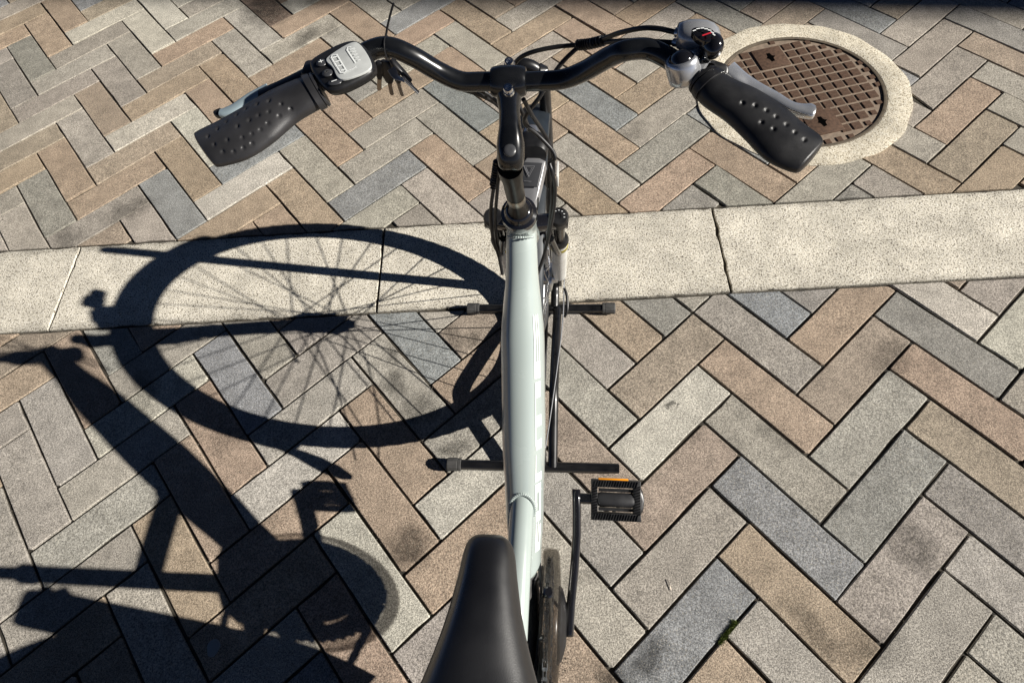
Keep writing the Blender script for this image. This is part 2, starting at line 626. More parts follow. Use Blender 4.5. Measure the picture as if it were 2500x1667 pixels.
CM = {'U': cmap(COLU), 'L': cmap(COLL)}


def clip(poly, n, c):
    """keep the part of a 2-D polygon where n.p >= c"""
    out = []
    for k in range(len(poly)):
        a, b = poly[k], poly[(k + 1) % len(poly)]
        da, db = n.dot(a) - c, n.dot(b) - c
        if da >= 0:
            out.append(a)
        if (da >= 0) != (db >= 0):
            out.append(a + (b - a) * (da / (da - db)))
    return out


def inset(poly, d):
    n = len(poly)
    res = []
    for k in range(n):
        p0, p1, p2 = poly[k - 1], poly[k], poly[(k + 1) % n]
        e1 = (p1 - p0).normalized()
        e2 = (p2 - p1).normalized()
        n1 = Vector((-e1.y, e1.x))
        n2 = Vector((-e2.y, e2.x))
        den = 1 + n1.dot(n2)
        res.append(p1 + (n1 + n2) * (d / max(den, 0.3)))
    return res


def area(p):
    return 0.5 * sum(p[k].x * p[(k + 1) % len(p)].y - p[(k + 1) % len(p)].x * p[k].y for k in range(len(p)))


def rough_outline(poly, rg):
    """rounded, slightly chipped block outline"""
    out = []
    n = len(poly)
    for k in range(n):
        a, b, c = poly[k - 1], poly[k], poly[(k + 1) % n]
        d0, d1 = (a - b), (c - b)
        cut = rg.uniform(0.0012, 0.0032) if rg.random() < 0.85 else rg.uniform(0.004, 0.008)
        cut = min(cut, d0.length * 0.3, d1.length * 0.3)
        out += [b + d0.normalized() * cut, b + d1.normalized() * cut]
        if d1.length > 0.03:
            e = d1.normalized()
            nn = Vector((-e.y, e.x))
            m_ = 3 if d1.length > 0.15 else 1
            for q in range(m_):
                t = (q + 1 + rg.uniform(-0.3, 0.3)) / (m_ + 1)
                out.append(b + d1 * t + nn * (rg.uniform(0, 0.0011) if rg.random() < 0.8 else rg.uniform(0.001, 0.0026)))
    return out


def paver_geo(poly, ch=0.0022):
    """block with worn, chamfered top edges; returns verts, faces, edge attribute"""
    n = len(poly)
    top = inset(poly, ch * 0.8)
    V = [(p.x, p.y, 0.0) for p in top] + [(p.x, p.y, -0.0016) for p in poly] + [(p.x, p.y, -0.045) for p in poly]
    E = [0.0] * n + [1.0] * n + [0.0] * n
    F = [tuple(range(n))]
    for r in range(2):
        for k in range(n):
            k2 = (k + 1) % n
            F.append((r * n + k, (r + 1) * n + k, (r + 1) * n + k2, r * n + k2))
    return V, F, E


def paver_mesh(name, geo):
    V, F, E = geo
    me = bpy.data.meshes.new(name)
    me.from_pydata(V, [], F)
    at = me.attributes.new("edge", 'FLOAT', 'POINT')
    at.data.foreach_set("value", E)
    me.materials.append(PAVER)
    return me


def cut_circle(poly, c, r_):
    """remove a disc from a polygon (edge pieces get a concave arc)"""
    pts = []
    n = len(poly)
    for k in range(n):
        a, b = poly[k], poly[(k + 1) % n]
        m_ = max(2, int((b - a).length / 0.003))
        pts += [a + (b - a) * (s / m_) for s in range(m_)]
    ins = [(p - c).length < r_ for p in pts]
    if not any(ins):
        return poly
    m_ = len(pts)
    s0 = next(k for k in range(m_) if not ins[k] and ins[k - 1])
    out = []
    run = []
    for q in range(m_):
        k = (s0 + q) % m_
        if ins[k]:
            run.append(pts[k])
        else:
            out.append(pts[k])
    a, b = out[-1] - c, out[0] - c
    a0, a1 = math.atan2(a.y, a.x), math.atan2(b.y, b.x)
    d = (a1 - a0 + math.pi) % (2 * math.pi) - math.pi
    arc = [c + Vector((math.cos(a0 + d * t / 12), math.sin(a0 + d * t / 12))) * r_ for t in range(1, 12)]
    # thin out the straight runs again
    keep = [out[0]]
    for k in range(1, len(out) - 1):
        u, v = (out[k] - keep[-1]).normalized(), (out[k + 1] - out[k]).normalized()
        if u.dot(v) < 0.9999:
            keep.append(out[k])
    keep.append(out[-1])
    return keep + arc


paving = {}
for F_, poly in (('L', [(-6, lo_edge(-6) - .001), (-6, -5), (6, -5), (6, lo_edge(6) - .001)]), ('U', [(-6, up_edge(-6) + .001), (6, up_edge(6) + .001), (6, 6), (-6, 6)])):
    o = MB().add([(x, y, -0.0065) for x, y in poly], [(0, 1, 2, 3)]).build("paving", JOINT, smooth=False)
    o["kind"] = "structure"
    paving[F_] = o

GAP = {'L': 0.0023, 'U': 0.0018}
shared = {}
rest = {'U': MB(), 'L': MB()}
rest_e = {'U': [], 'L': []}
rnd = random.Random(11)
camP = Vector((0.10161, -0.62013, 1.40675))


def in_view(w):
    q = Vector((w.x, w.y, 0)) - camP
    zc = q.dot(_f)
    if zc <= 0.05:
        return False
    u = 1242 + 1560 * q.dot(_r) / zc
    v = 695 + 1560 * q.dot(_d) / zc
    return -260 < u < 2760 and -200 < v < 1900


def cells(field):
    sh = 0 if field == 'L' else 1
    for i in range(-75, 75):
        for j in range(-75, 75):
            s = (i - j + sh) % 6
            if s == 0:
                yield 'H', i, j
            elif s == 5:
                yield 'V', i, j


made = 0
for field in ('U', 'L'):
    gp = GAP[field] / W
    todo = list(cells(field))
    if field == 'L':                                   # the layer fitted cut blocks along the strip here
        todo = [t for t in todo if t != ('H', -1, -1)] + [('V', 1, -3), ('V', 0, -3), ('V', -1, -3)]
        todo = [t for t in todo if t not in (('H', -2, -2), ('H', -3, -3), ('V', 1, -4))]
    for (o_, i, j) in todo:
        dx, dy = (3, 1) if o_ == 'H' else (1, 3)
        c = lat_world(field, i + dx / 2, j + dy / 2)
        if abs(c.x) > 4.2 or c.y < -2.6 or c.y > 4.6:
            continue
        poly = [lat_world(field, i + u, j + v) for u, v in ((gp, gp), (dx - gp, gp), (dx - gp, dy - gp), (gp, dy - gp))]
        if area(poly) < 0:
            poly.reverse()
        full = poly
        if field == 'L':
            n = Vector((0.0785, -1)).normalized()
            poly = clip(poly, n, n.dot(Vector((0, lo_edge(0)))) + 0.004)
        else:
            n = Vector((-0.0735, 1)).normalized()
            poly = clip(poly, n, n.dot(Vector((0, up_edge(0)))) + 0.003)
            if all((p - MC).length < CR - 0.012 for p in poly):
                continue
            poly = cut_circle(poly, MC, CR - 0.012)
        if len(poly) < 3 or abs(area(poly)) < 0.00035:
            continue
        whole = len(poly) == 4 and abs(area(poly) - area(full)) < 1e-7
        poly = [p for k, p in enumerate(poly) if (p - poly[k - 1]).length > 0.0035]
        if len(poly) < 3:
            continue
        tilt = Matrix.Rotation(rnd.gauss(0, 0.0055), 4, 'X') @ Matrix.Rotation(rnd.gauss(0, 0.0055), 4, 'Y') @ Matrix.Rotation(rnd.gauss(0, 0.0022), 4, 'Z')
        off = Vector((rnd.gauss(0, 0.0006), rnd.gauss(0, 0.0006), rnd.uniform(-0.0024, 0.0003)))
        k = CM[field].get((i, j))
        if k is None:
            k = rnd.choices('TSGLBPK', (24, 16, 26, 6, 7, 15, 8))[0]
        j_ = 1 + rnd.uniform(-0.05, 0.05)
        col = [x * j_ * (1 + rnd.uniform(-0.02, 0.02)) for x in RGB[k]]
        if in_view(c):
            cc = sum(full, Vector((0, 0))) / 4
            if whole:
                key = (field, o_, rnd.randrange(8))
                if key not in shared:
                    shared[key] = paver_mesh("paver", paver_geo(rough_outline([p - cc for p in full], rnd)))
                me = shared[key]
            else:
                me = paver_mesh("paver", paver_geo([p - cc for p in poly] if len(poly) > 8 else rough_outline([p - cc for p in poly], rnd)))
            ob = bpy.data.objects.new("paver", me)
            COL.objects.link(ob)
            ob.parent = paving[field]
            ob.matrix_world = Matrix.Translation((cc.x + off.x, cc.y + off.y, off.z)) @ tilt
            if field == 'L':                           # this field was laid from a slightly greyer batch
                col = [col[0] * 0.96, col[1] * 0.975, col[2] * 1.0]
            ob.color = (*col, 1)
            made += 1
        else:
            V, Fc, E = paver_geo(poly)
            rest[field].add([Vector(v) + Vector((0, 0, off.z)) for v in V], Fc)
            rest_e[field] += E
print("pavers", made)
for field in ('U', 'L'):
    o = rest[field].build("outer_pavers", PAVER, paving[field], smooth=False)
    at = o.data.attributes.new("edge", 'FLOAT', 'POINT')
    at.data.foreach_set("value", rest_e[field])
    o.color = (0.34, 0.27, 0.19, 1)
    o["kind"] = "stuff"

# pale border strip of long slabs
bed = MB().add([(-6, lo_edge(-6), -0.0085), (6, lo_edge(6), -0.0085), (6, up_edge(6), -0.0085), (-6, up_edge(-6), -0.0085)], [(0, 1, 2, 3)]).build("border_strip", JOINT, smooth=False)
bed["kind"] = "structure"
JX = [(-0.4562, -0.4299), (0.4561, 0.476)]
joints = [(JX[0][0] + 0.9123 * k, JX[0][1] + 0.906 * k) for k in range(-5, 6)]
for k in range(len(joints) - 1):
    a0, b0 = joints[k]
    a1, b1 = joints[k + 1]
    gq = 0.003
    poly = [Vector((b0 + gq, lo_edge(b0) + 0.002)), Vector((b1 - gq, lo_edge(b1) + 0.002)), Vector((a1 - gq, up_edge(a1) - 0.002)), Vector((a0 + gq, up_edge(a0) - 0.002))]
    n = 24                                               # slightly chipped outline
    fine = []
    for q in range(4):
        p, r_ = poly[q], poly[(q + 1) % 4]
        m_ = 40 if q in (0, 2) else 12
        for s in range(m_):
            v = p + (r_ - p) * (s / m_)
            d_ = (r_ - p).normalized()
            nn = Vector((-d_.y, d_.x))
            j_ = (rnd.random() ** 4) * 0.0042 if s else 0
            fine.append(v + nn * j_)
    V, Fc, E = paver_geo(fine, 0.0016)
    me = bpy.data.meshes.new("border_slab")
    me.from_pydata(V, [], Fc)
    me.materials.append(STRIP)
    ob = bpy.data.objects.new("border_slab", me)
    COL.objects.link(ob)
    ob.parent = bed
    ob.location = (0, 0, rnd.uniform(-0.0008, 0.0006))

# manhole: concrete collar, iron rim, cover with raised studs and two key plates
cm = MB()
V, Fc = [], []
SEG = 96
prof = [(MR + 0.001, -0.03), (MR + 0.001, 0.0016), (MR + 0.004, 0.0026), (CR - 0.006, 0.0026), (CR - 0.001, 0.0016), (CR, -0.03)]
for (r_, z) in prof:
    for k in range(SEG):
        a = 2 * math.pi * k / SEG
        w_ = r_ + (0.0025 * math.sin(a * 7 + 1) + 0.002 * math.sin(a * 17) if r_ > MR + 0.01 else 0)
        V.append((MC.x + w_ * math.cos(a), MC.y + w_ * math.sin(a), z))
for i in range(len(prof) - 1):
    for k in range(SEG):
        k2 = (k + 1) % SEG
        Fc.append((i * SEG + k, i * SEG + k2, (i + 1) * SEG + k2, (i + 1) * SEG + k))
col_ = cm.add(V, Fc).build("concrete_collar", RINGM)
col_["kind"] = "structure"

mh = thing("manhole_cover", "round rusty iron manhole cover with square studs in a pale concrete ring", "manhole cover", (MC.x, MC.y, 0))
mb = MB()
lathe(mb, [(MR - 0.009, -0.01), (MR - 0.009, 0.0012), (MR - 0.0065, 0.002), (MR - 0.001, 0.002), (MR, 0.001), (MR, -0.03)], (MC.x, MC.y, 0), (0, 0, 1), 96, cap=False)
mb.build("rim", IRONRIM, mh)
mb = MB()
lathe(mb, [(MR - 0.0105, -0.03), (MR - 0.0105, -0.0034), (0.0005, -0.0034)], (MC.x, MC.y, 0), (0, 0, 1), 96, cap=False)
mb.build("plate", IRONLOW, mh)
ux = Vector((0.962, 0.272)).normalized()
uy = Vector((-ux.y, ux.x))
PIT = 0.0352
KP = [Vector((0.7005, 1.146)), Vector((0.804, 0.852))]
stud_me = None


def stud_mesh(h, top, zt):
    V = [(sx * (h - top), sy * (h - top), zt) for sx, sy in ((-1, -1), (1, -1), (1, 1), (-1, 1))] + [(sx * h, sy * h, -0.0036) for sx, sy in ((-1, -1), (1, -1), (1, 1), (-1, 1))]
    F = [(0, 1, 2, 3)] + [(k, k + 4, (k + 1) % 4 + 4, (k + 1) % 4) for k in range(4)]
    me = bpy.data.meshes.new("stud")
    me.from_pydata(V, [], [f[::-1] if i else f for i, f in enumerate(F)])
    me.materials.append(IRON)
    return me


stud_me = stud_mesh(0.0140, 0.0012, -0.0002)
rz = math.atan2(ux.y, ux.x)
org = KP[0]
for a in range(-16, 17):
    for b in range(-16, 17):
        p = org + ux * (a * PIT) + uy * (b * PIT)
        d = (p - MC).length
        if d > MR - 0.014:
            continue
        if any(abs((p - q).dot(ux)) < 0.050 and abs((p - q).dot(uy)) < 0.050 for q in KP):
            continue
        s = bpy.data.objects.new("stud", stud_me)
        COL.objects.link(s)
        attach(s, mh)
        s.location = (p.x, p.y, rnd.uniform(-0.0003, 0.0002))
        s.rotation_euler = (0, 0, rz)
        if d > MR - 0.029:
            s.scale = (0.62, 0.62, 1)
for q in KP:
    mb = MB()
    pts = [q + ux * sx * 0.047 + uy * sy * 0.047 for sx, sy in ((-1, -1), (1, -1), (1, 1), (-1, 1))]
    slab(mb, [(p.x, p.y, 0.0012) for p in pts], (0, 0, -0.006), 0.0012, 0)
    kp = mb.build("key_plate", IRON, mh)
    mb = MB()
    hole = [q + ux * (x * 1.25) + uy * (y * 1.25) for x, y in ((-0.004, -0.017), (0.005, -0.015), (0.006, -0.004), (0.013, 0.002), (0.006, 0.006), (0.004, 0.016), (-0.005, 0.017), (-0.007, 0.004), (-0.012, -0.001), (-0.006, -0.005))]
    mb.add([(p.x, p.y, 0.0016) for p in hole], [tuple(range(len(hole)))])  # flat black outline on the plate paints the dark of the hole
    mb.build("keyhole", HOLE, kp, smooth=False)

# sand grains, crumbs and grit caught in the joints
mb = MB()
r_ = random.Random(5)


def grain(p, h):
    q = [Vector((r_.gauss(0, 1), r_.gauss(0, 1), r_.gauss(0, 1))).normalized() * h * r_.uniform(0.6, 1.2) for _ in range(4)]
    mb.add([p + v for v in q], [(0, 1, 2), (0, 3, 1), (0, 2, 3), (1, 3, 2)])


for _ in range(9000):
    field = 'L' if r_.random() < 0.5 else 'U'
    x, y = r_.uniform(-2.2, 1.6), r_.uniform(-0.7, 1.8)
    if (y < lo_edge(x)) != (field == 'L') or (field == 'U' and y < up_edge(x)):
        continue
    if (Vector((x, y)) - MC).length < CR:
        continue
    # snap to the nearest lattice line of the field
    a, b = -(x + y) * R2 / 2 / W + 4.06, (x - y) * R2 / 2 / W - 1.26
    if field == 'U':
        c_, s_ = math.cos(TH), math.sin(TH)
        a, b = a - OX, b - OY
        a, b = a * c_ + b * s_, -a * s_ + b * c_
    if r_.random() < 0.5:
        a = round(a) + r_.gauss(0, 0.018)
    else:
        b = round(b) + r_.gauss(0, 0.018)
    p = lat_world(field, a, b)
    grain(Vector((p.x, p.y, r_.uniform(-0.0035, 0.0002))), r_.uniform(0.0005, 0.0014))
for k in range(900):
    x = r_.uniform(-2.0, 1.4)
    e = r_.choice((lo_edge(x), up_edge(x)))
    grain(Vector((x, e + r_.gauss(0, 0.004), r_.uniform(-0.003, 0.0008))), r_.uniform(0.0006, 0.0018))
o = mb.build("joint_grit", SANDM, smooth=False)
o["kind"] = "stuff"
tag(o, "pale sand grains and grit lying in the paving joints", "grit")
mb = MB()
for _ in range(160):
    grain(Vector((r_.uniform(-2.0, 1.3), r_.uniform(-0.6, 1.6), 0.0009)), r_.uniform(0.0007, 0.0022))
for (cx_, cy_, n_, sd_) in ((*(0.0705, -0.5742), 16, .014), (*(0.2132, -0.5473), 8, .02), (*(0.3212, -0.0477), 4, .004)):
    for _ in range(n_):
        grain(Vector((cx_ + r_.gauss(0, sd_), cy_ + r_.gauss(0, sd_), 0.0009)), r_.uniform(0.0008, 0.0022))
o = mb.build("dark_crumbs", JOINT, smooth=False)
o["kind"] = "stuff"
tag(o, "dark soil crumbs scattered on top of the pavers", "crumbs")

# moss in the joint, and a grey disc that paints a spot of light
mb = MB()
r_ = random.Random(3)
m0, m1 = Vector((0.3996, -0.4835, 0.0000)), Vector((0.3673, -0.5219, 0.0000))
for k in range(900):
    t = r_.random()
    p = m0 + (m1 - m0) * t + Vector((r_.gauss(0, 0.0022), r_.gauss(0, 0.0022), -0.003))
    h = r_.uniform(0.003, 0.0075)
    a = r_.uniform(0, 6.28)
    d = Vector((math.cos(a), math.sin(a), 0)) * 0.0009
    l = Vector((r_.gauss(0, 0.002), r_.gauss(0, 0.002), h))
    mb.add([p - d, p + d, p + l], [(0, 1, 2)])
o = mb.build("moss", MOSS, smooth=False)
o["kind"] = "stuff"
tag(o, "small tuft of green moss growing in a paving joint", "moss")
mb = MB()
gc = Vector((-0.6233, -0.5905, 0.0000))
slab(mb, [gc + Vector((0.013 * (1 + 0.12 * math.sin(3 * a)) * math.cos(a), 0.016 * math.sin(a), 0.0013)) for a in [k * math.pi / 8 for k in range(16)]], (0, 0, -0.0025), 0.0008, 0)
tag(mb.build("light_spot", LIGHT_SPOT), "flat grey chewing gum spot stuck on the paving in the bicycle's shadow", "light spot")

mb = MB()
tube(mb, [(0.2752, -0.4159, 0.0020), (0.2796, -0.4245, 0.0030), (0.2816, -0.4344, 0.0020)], 0.0008, 6, 4)
tag(mb.build("twig", KEYB), "tiny dry twig lying on a grey paver right of the pedal crank", "twig")

# tall building to the right, outside the picture: its corner shades the far pavers
bd = thing("building", "tall grey rendered building standing to the right, its corner shading the far paving", "building", (21.5, 6.7, 0))
bx0 = 17.0
by0 = 1.448 - 0.1058 * bx0
mb = MB()
box(mb, (bx0 + 4.5, by0 + 7.0, 7.0), 4.5, 7.0, 7.05)
mb.build("wall", WALLM, bd, smooth=False)
mb = MB()
box(mb, (bx0 + 4.5, by0 + 7.0, 14.12), 4.5, 7.0, 0.07)
mb.build("roof", WALLM, bd, smooth=False)
for fl in range(4):
    for k in range(4):
        mb = MB()
        box(mb, (bx0 - 0.003, by0 + 2.0 + 3.2 * k, 2.0 + 3.0 * fl), 0.02, 0.6, 0.75)
        mb.build("window", GLASSM, bd, smooth=False)

# ------------------------------------------------------------------ bicycle stand (black steel tubes)
st = thing("bicycle_stand", "low black tubular stand with ribbed end caps holding the front wheel", "bicycle stand", (0, 0, 0))
TR = 0.0108


def crossbar(y, x0, x1, z, cap0, cap1):
    mb = MB()
    tube(mb, [(x0, y[0], z), (x1, y[1], z)], TR, 20, 1)
    bar = mb.build("crossbar", STANDM, st)
    for (x, yy, s, on) in ((x0, y[0], -1, cap0), (x1, y[1], 1, cap1)):
        if not on:
            mb = MB()
            lathe(mb, [(TR - 0.002, 0.0), (TR - 0.002, 0.003)], (x + s * -0.002, yy, z), (s, 0, 0), 16)  # black stub paints the dark bore of the tube
            mb.build("open_end", HOLE, bar)
            continue
        mb = MB()
        V, Fc = [], []
        n = 48
        prof = [(TR + 0.0005, -0.030), (TR + 0.0032, -0.029), (TR + 0.0032, -0.0235), (TR + 0.0022, -0.0225), (TR + 0.0030, -0.0215), (TR + 0.0030, 0.0), (TR + 0.0015, 0.0022), (0.001, 0.0024)]
        for q, (r_, t) in enumerate(prof):
            for k in range(n):
                a = 2 * math.pi * k / n
                rr = r_ + (0.0007 if (k // 2) % 2 and 4 <= q <= 5 else 0)
                V.append((x + s * t, yy + rr * math.cos(a), z + rr * math.sin(a)))
        for i in range(len(prof) - 1):
            for k in range(n):
                k2 = (k + 1) % n
                Fc.append((i * n + k, i * n + k2, (i + 1) * n + k2, (i + 1) * n + k))
        mb.add(V, Fc).build("end_cap", CAPM, bar, sharp=20)
    return bar


crossbar((0.1918, 0.1978), -0.185, 0.184, 0.0145, True, True)
crossbar((-0.2080, -0.2030), -0.189, 0.185, 0.0145, True, False)
for x in (-0.035, 0.043):
    mb = MB()
    tube(mb, [(x, 0.196, 0.016), (x, 0.120, 0.040), (x, 0.010, 0.070), (x, -0.035, 0.080), (x, -0.062, 0.080), (x, -0.090, 0.071), (x, -0.150, 0.043), (x, -0.206, 0.018)], 0.0105, 16, 8)
    mb.build("wheel_rail", STANDM, st)
mb = MB()
H = 0.715
tube(mb, [(0.036, 0.198, 0.018), (0.036, 0.235, 0.035), (0.036, 0.250, 0.070), (0.036, 0.250, 0.30), (0.036, 0.250, H - 0.05), (0.028, 0.250, H - 0.015), (0.005, 0.250, H), (-0.018, 0.250, H - 0.015),
          (-0.026, 0.250, H - 0.05), (-0.026, 0.250, 0.30), (-0.026, 0.250, 0.070), (-0.026, 0.235, 0.035), (-0.026, 0.198, 0.018)], 0.0105, 16, 8)
mb.build("upright_hoop", STANDM, st)

# ------------------------------------------------------------------ bicycle
bike = thing("electric_bicycle", "mint white electric bicycle with black handlebar and saddle seen from its rider's side", "bicycle", (0.0, -0.22, 0))


def B(x, y, z):                       # the bicycle leans a little to its right
    return Vector((x + 0.03 * z, y, z))


HUB = (0.090, 0.323)
RW = 0.323


def wheel(name, hy, lab, spokes_as_parts):
    hz = RW
    c = B(0, hy, hz)
    ax = Vector((1, 0, -0.03)).normalized()
    up = Vector((0.03, 0, 1)).normalized()
    fw = Vector((0, 1, 0))
    n = 96

    def ring(prof, mt, nm, par, seg=n, sharp=40, bumpy=0):
        V, F = [], []
        for k in range(seg):
            a = 2 * math.pi * k / seg
            e = fw * math.cos(a) + up * math.sin(a)
            for (r_, x) in prof:
                rr = r_ + (bumpy if (k % 2 and r_ > 0.318) else 0)
                V.append(c + e * rr + ax * x)
        m_ = len(prof)
        for k in range(seg):
            k2 = (k + 1) % seg
            for q in range(m_):
                q2 = (q + 1) % m_
                F.append((k * m_ + q, k * m_ + q2, k2 * m_ + q2, k2 * m_ + q))
        return MB().add(V, F).build(nm, mt, par, sharp)

    rim = ring([(0.282, -0.011), (0.276, -0.010), (0.272, -0.004), (0.272, 0.004), (0.276, 0.010), (0.282, 0.011), (0.289, 0.0115), (0.289, -0.0115)], ALU, name, bike)
    if lab:
        rim["label"] = lab
    tp = [(0.303 + 0.0205 * math.sin(a), 0.0205 * math.cos(a)) for a in [math.pi * 2 * k / 16 for k in range(16)]]
    ring(tp, TYRE, "tyre", rim, 160, 50, -0.0012)
    mb = MB()
    lathe(mb, [(0.006, -0.058), (0.006, -0.046), (0.012, -0.045), (0.014, -0.036), (0.030, -0.033), (0.031, -0.028), (0.018, -0.025), (0.016, 0), (0.018, 0.025), (0.031, 0.028), (0.030, 0.033), (0.014, 0.036), (0.012, 0.045), (0.006, 0.046), (0.006, 0.058)], c, ax, 28)
    mb.build("hub", SATIN, rim)
    ns = 36
    allm = MB()
    for k in range(ns):
        side = 1 if k % 2 else -1
        lead = 1 if (k // 2) % 2 else -1
        a = 2 * math.pi * k / ns
        b = a + lead * rad(62)
        p0 = c + (fw * math.cos(b) + up * math.sin(b)) * 0.0285 + ax * (0.029 * side)
        p1 = c + (fw * math.cos(a) + up * math.sin(a)) * 0.276 + ax * (0.002 * side)
        if spokes_as_parts:
            mb = MB()
            tube(mb, [p0, p1], 0.0013, 6, 1)
            mb.build("spoke", STEEL, rim)
        else:
            tube(allm, [p0, p1], 0.0010, 5, 1)
    if not spokes_as_parts:
        o = allm.build("spoke_set", STEEL, rim)
        o["kind"] = "stuff"
    return rim


wheel("wheel", HUB[0], "front wheel with black tyre, standing in the stand", True)
REAR = -0.955
wheel("wheel", REAR, "rear wheel with black tyre under the saddle", False)

# fenders
def fender(hy, a0, a1, nm, flap):
    c = B(0, hy, RW)
    up = Vector((0.03, 0, 1)).normalized()
    ax = Vector((1, 0, -0.03)).normalized()
    fw = Vector((0, 1, 0))
    V, F = [], []
    n = 60
    prof = [(0.326, -0.027), (0.331, -0.025), (0.335, -0.016), (0.3375, 0.0), (0.335, 0.016), (0.331, 0.025), (0.326, 0.027), (0.3245, 0.025), (0.3325, 0.014), (0.335, 0.0), (0.3325, -0.014), (0.3245, -0.025)]
    m_ = len(prof)
    for k in range(n + 1):
        a = rad(a0 + (a1 - a0) * k / n)
        e = fw * math.cos(a) + up * math.sin(a)
        for (r_, x) in prof:
            V.append(c + e * r_ + ax * x)
    for k in range(n):
        for q in range(m_):
            q2 = (q + 1) % m_
            F.append((k * m_ + q, k * m_ + q2, (k + 1) * m_ + q2, (k + 1) * m_ + q))
    F.append(tuple(range(m_)))
    F.append(tuple(n * m_ + q for q in range(m_))[::-1])
    fo = MB().add(V, F).build(nm, NAVY, bike)
    if flap:
        a = rad(a1)
        e = fw * math.cos(a) + up * math.sin(a)
        t = (-fw * math.sin(a) + up * math.cos(a))
        p = c + e * 0.333
        mb = MB()
        secs = []
        for s, w_, o_ in ((-0.03, 0.0225, 0.0), (0.0, 0.027, 0.003), (0.03, 0.033, 0.014), (0.055, 0.034, 0.029), (0.076, 0.028, 0.043), (0.084, 0.014, 0.048)):
            secs.append((p + t * s + e * o_, ax * w_, e * 0.0022))
        loft(mb, secs, 20, 0.6)
        mb.build("mud_flap", RUBB, fo)
    return fo


ff = fender(HUB[0], 45, 180, "fender", True)
ff["label"] = "dark front fender with a rubber mud flap"
rf = fender(REAR, 20, 200, "fender", False)
# fender stay: thin silver wire from hub to fender end
for sx in (1, -1):
    mb = MB()
    tube(mb, [B(0.058 * sx, HUB[0], 0.318), B(0.056 * sx, 0.0, 0.275), B(0.040 * sx, -0.15, 0.232), B(0.028 * sx, -0.245, 0.215)], 0.0013, 8, 6)
    mb.build("fender_stay", STEEL, ff)

# steering axis
def A(z, f=0.0, x=0.0):
    """point on the steering axis at height z; f forward, x sideways"""
    return B(x, 0.05 - (z - 0.323) * 0.364 + f, z)


SAX = (A(1.0) - A(0.5)).normalized()

# fork
mb = MB()
for z0, z1 in ((0.640, 0.690),):
    secs = []
    for x in [-0.062 + 0.124 * k / 12 for k in range(13)]:
        k = abs(x) / 0.062
        secs.append((A(0.655 + 0.010 * (1 - k * k), 0.030 + 0.012 * k, x), Vector((0, 0.016 - 0.004 * k, 0.0)) + SAX * 0, SAX * (0.020 - 0.006 * k)))
    loft(mb, secs, 20, 0.7)
fork = mb.build("fork", GLOSS, bike)
for sx in (-1, 1):
    X = 0.0480 * sx

    def K(z):
        return B(X, HUB[0] - (z - 0.323) * 0.364, z)
    mb = MB()
    tube(mb, [K(0.50), K(0.668)], 0.0098, 20, 1)
    mb.build("stanchion", POLI, fork)
    mb = MB()
    lathe(mb, [(0.0125, -0.022), (0.0140, -0.018), (0.0140, -0.004), (0.0146, -0.003), (0.0146, 0.005), (0.0125, 0.0085), (0.004, 0.0088), (0.004, 0.0080)], K(0.672), SAX, 24)
    kn = mb.build("adjuster_knob", PLAST, fork)
    if sx > 0:
        for q in range(6):
            a = rad(-60 + q * 34)
            u = SAX.orthogonal().normalized()
            w_ = SAX.cross(u)
            mb = MB()
            box(mb, K(0.672) + SAX * 0.0088 + (u * math.cos(a) + w_ * math.sin(a)) * 0.0085, 0.0011, 0.0005, 0.0004)
            mb.build("mark", PRINT, kn)
    mb = MB()
    lathe(mb, [(0.0145, -0.006), (0.0158, -0.003), (0.0158, 0.006), (0.0135, 0.010), (0.0100, 0.0105)], K(0.565), SAX, 24)
    mb.build("dust_seal", PLAST, fork)
    mb = MB()
    tube(mb, [K(0.562), K(0.54), K(0.46), K(0.40), K(0.352), K(0.325)], lambda t: 0.0148 - 0.0015 * t - (0.005 if t > 0.9 else 0), 24, 4)
    lg = mb.build("fork_leg", WHITE, fork)
    mb = MB()
    lathe(mb, [(0.0146, -0.0062), (0.0152, -0.006), (0.0155, 0.0), (0.0152, 0.006), (0.0146, 0.0062)], K(0.541), SAX, 28, cap=False)
    mb.build("gold_ring", GOLD, lg)
    mb = MB()
    box(mb, K(0.318), 0.005, 0.012, 0.020, bev=0.003)
    mb.build("dropout", GLOSS, lg)
    # rim brake arm and pad
    mb = MB()
    tube(mb, [K(0.53) + Vector((0, -0.014, 0)), K(0.57) + Vector((-0.004 * sx, -0.022, 0.0)), K(0.63) + Vector((-0.012 * sx, -0.022, 0))], 0.0055, 12, 6)
    ba = mb.build("brake_arm", ALU, fork)
    mb = MB()
    box(mb, B(0.021 * sx, -0.012, 0.575), 0.0065, 0.012, 0.030, bev=0.003)
    mb.build("brake_pad", TYRE, ba)

# frame
mb = MB()
lathe(mb, [(0.0205, -0.052), (0.0225, -0.046), (0.0205, -0.036), (0.0200, 0.0), (0.0205, 0.026), (0.0222, 0.030), (0.0222, 0.036)], A(0.737), SAX, 32)
head = mb.build("head_tube", MINT, bike)
mb = MB()
lathe(mb, [(0.0225, 0.0), (0.0232, 0.003), (0.0225, 0.013), (0.0185, 0.016), (0.0180, 0.020), (0.0150, 0.024), (0.012, 0.026)], A(0.7725), SAX, 32)
hs = mb.build("headset", GLOSS, head)

P0, P1 = Vector((0.0215, -0.082, 0.748)), Vector((0.0200, -0.457, 0.350))
DV = (P1 - P0)
DLEN = DV.length
DVn = DV.normalized()
DX = Vector((1, 0, 0))
DN = DX.cross(DVn).normalized()
if DN.z < 0:
    DN = -DN


def dt_half(t):
    for (t0, w0, h0), (t1, w1, h1) in zip(DTW, DTW[1:]):
        if t <= t1:
            k = (t - t0) / (t1 - t0)
            k = k * k * (3 - 2 * k)
            return w0 + (w1 - w0) * k, h0 + (h1 - h0) * k
    return DTW[-1][1:]


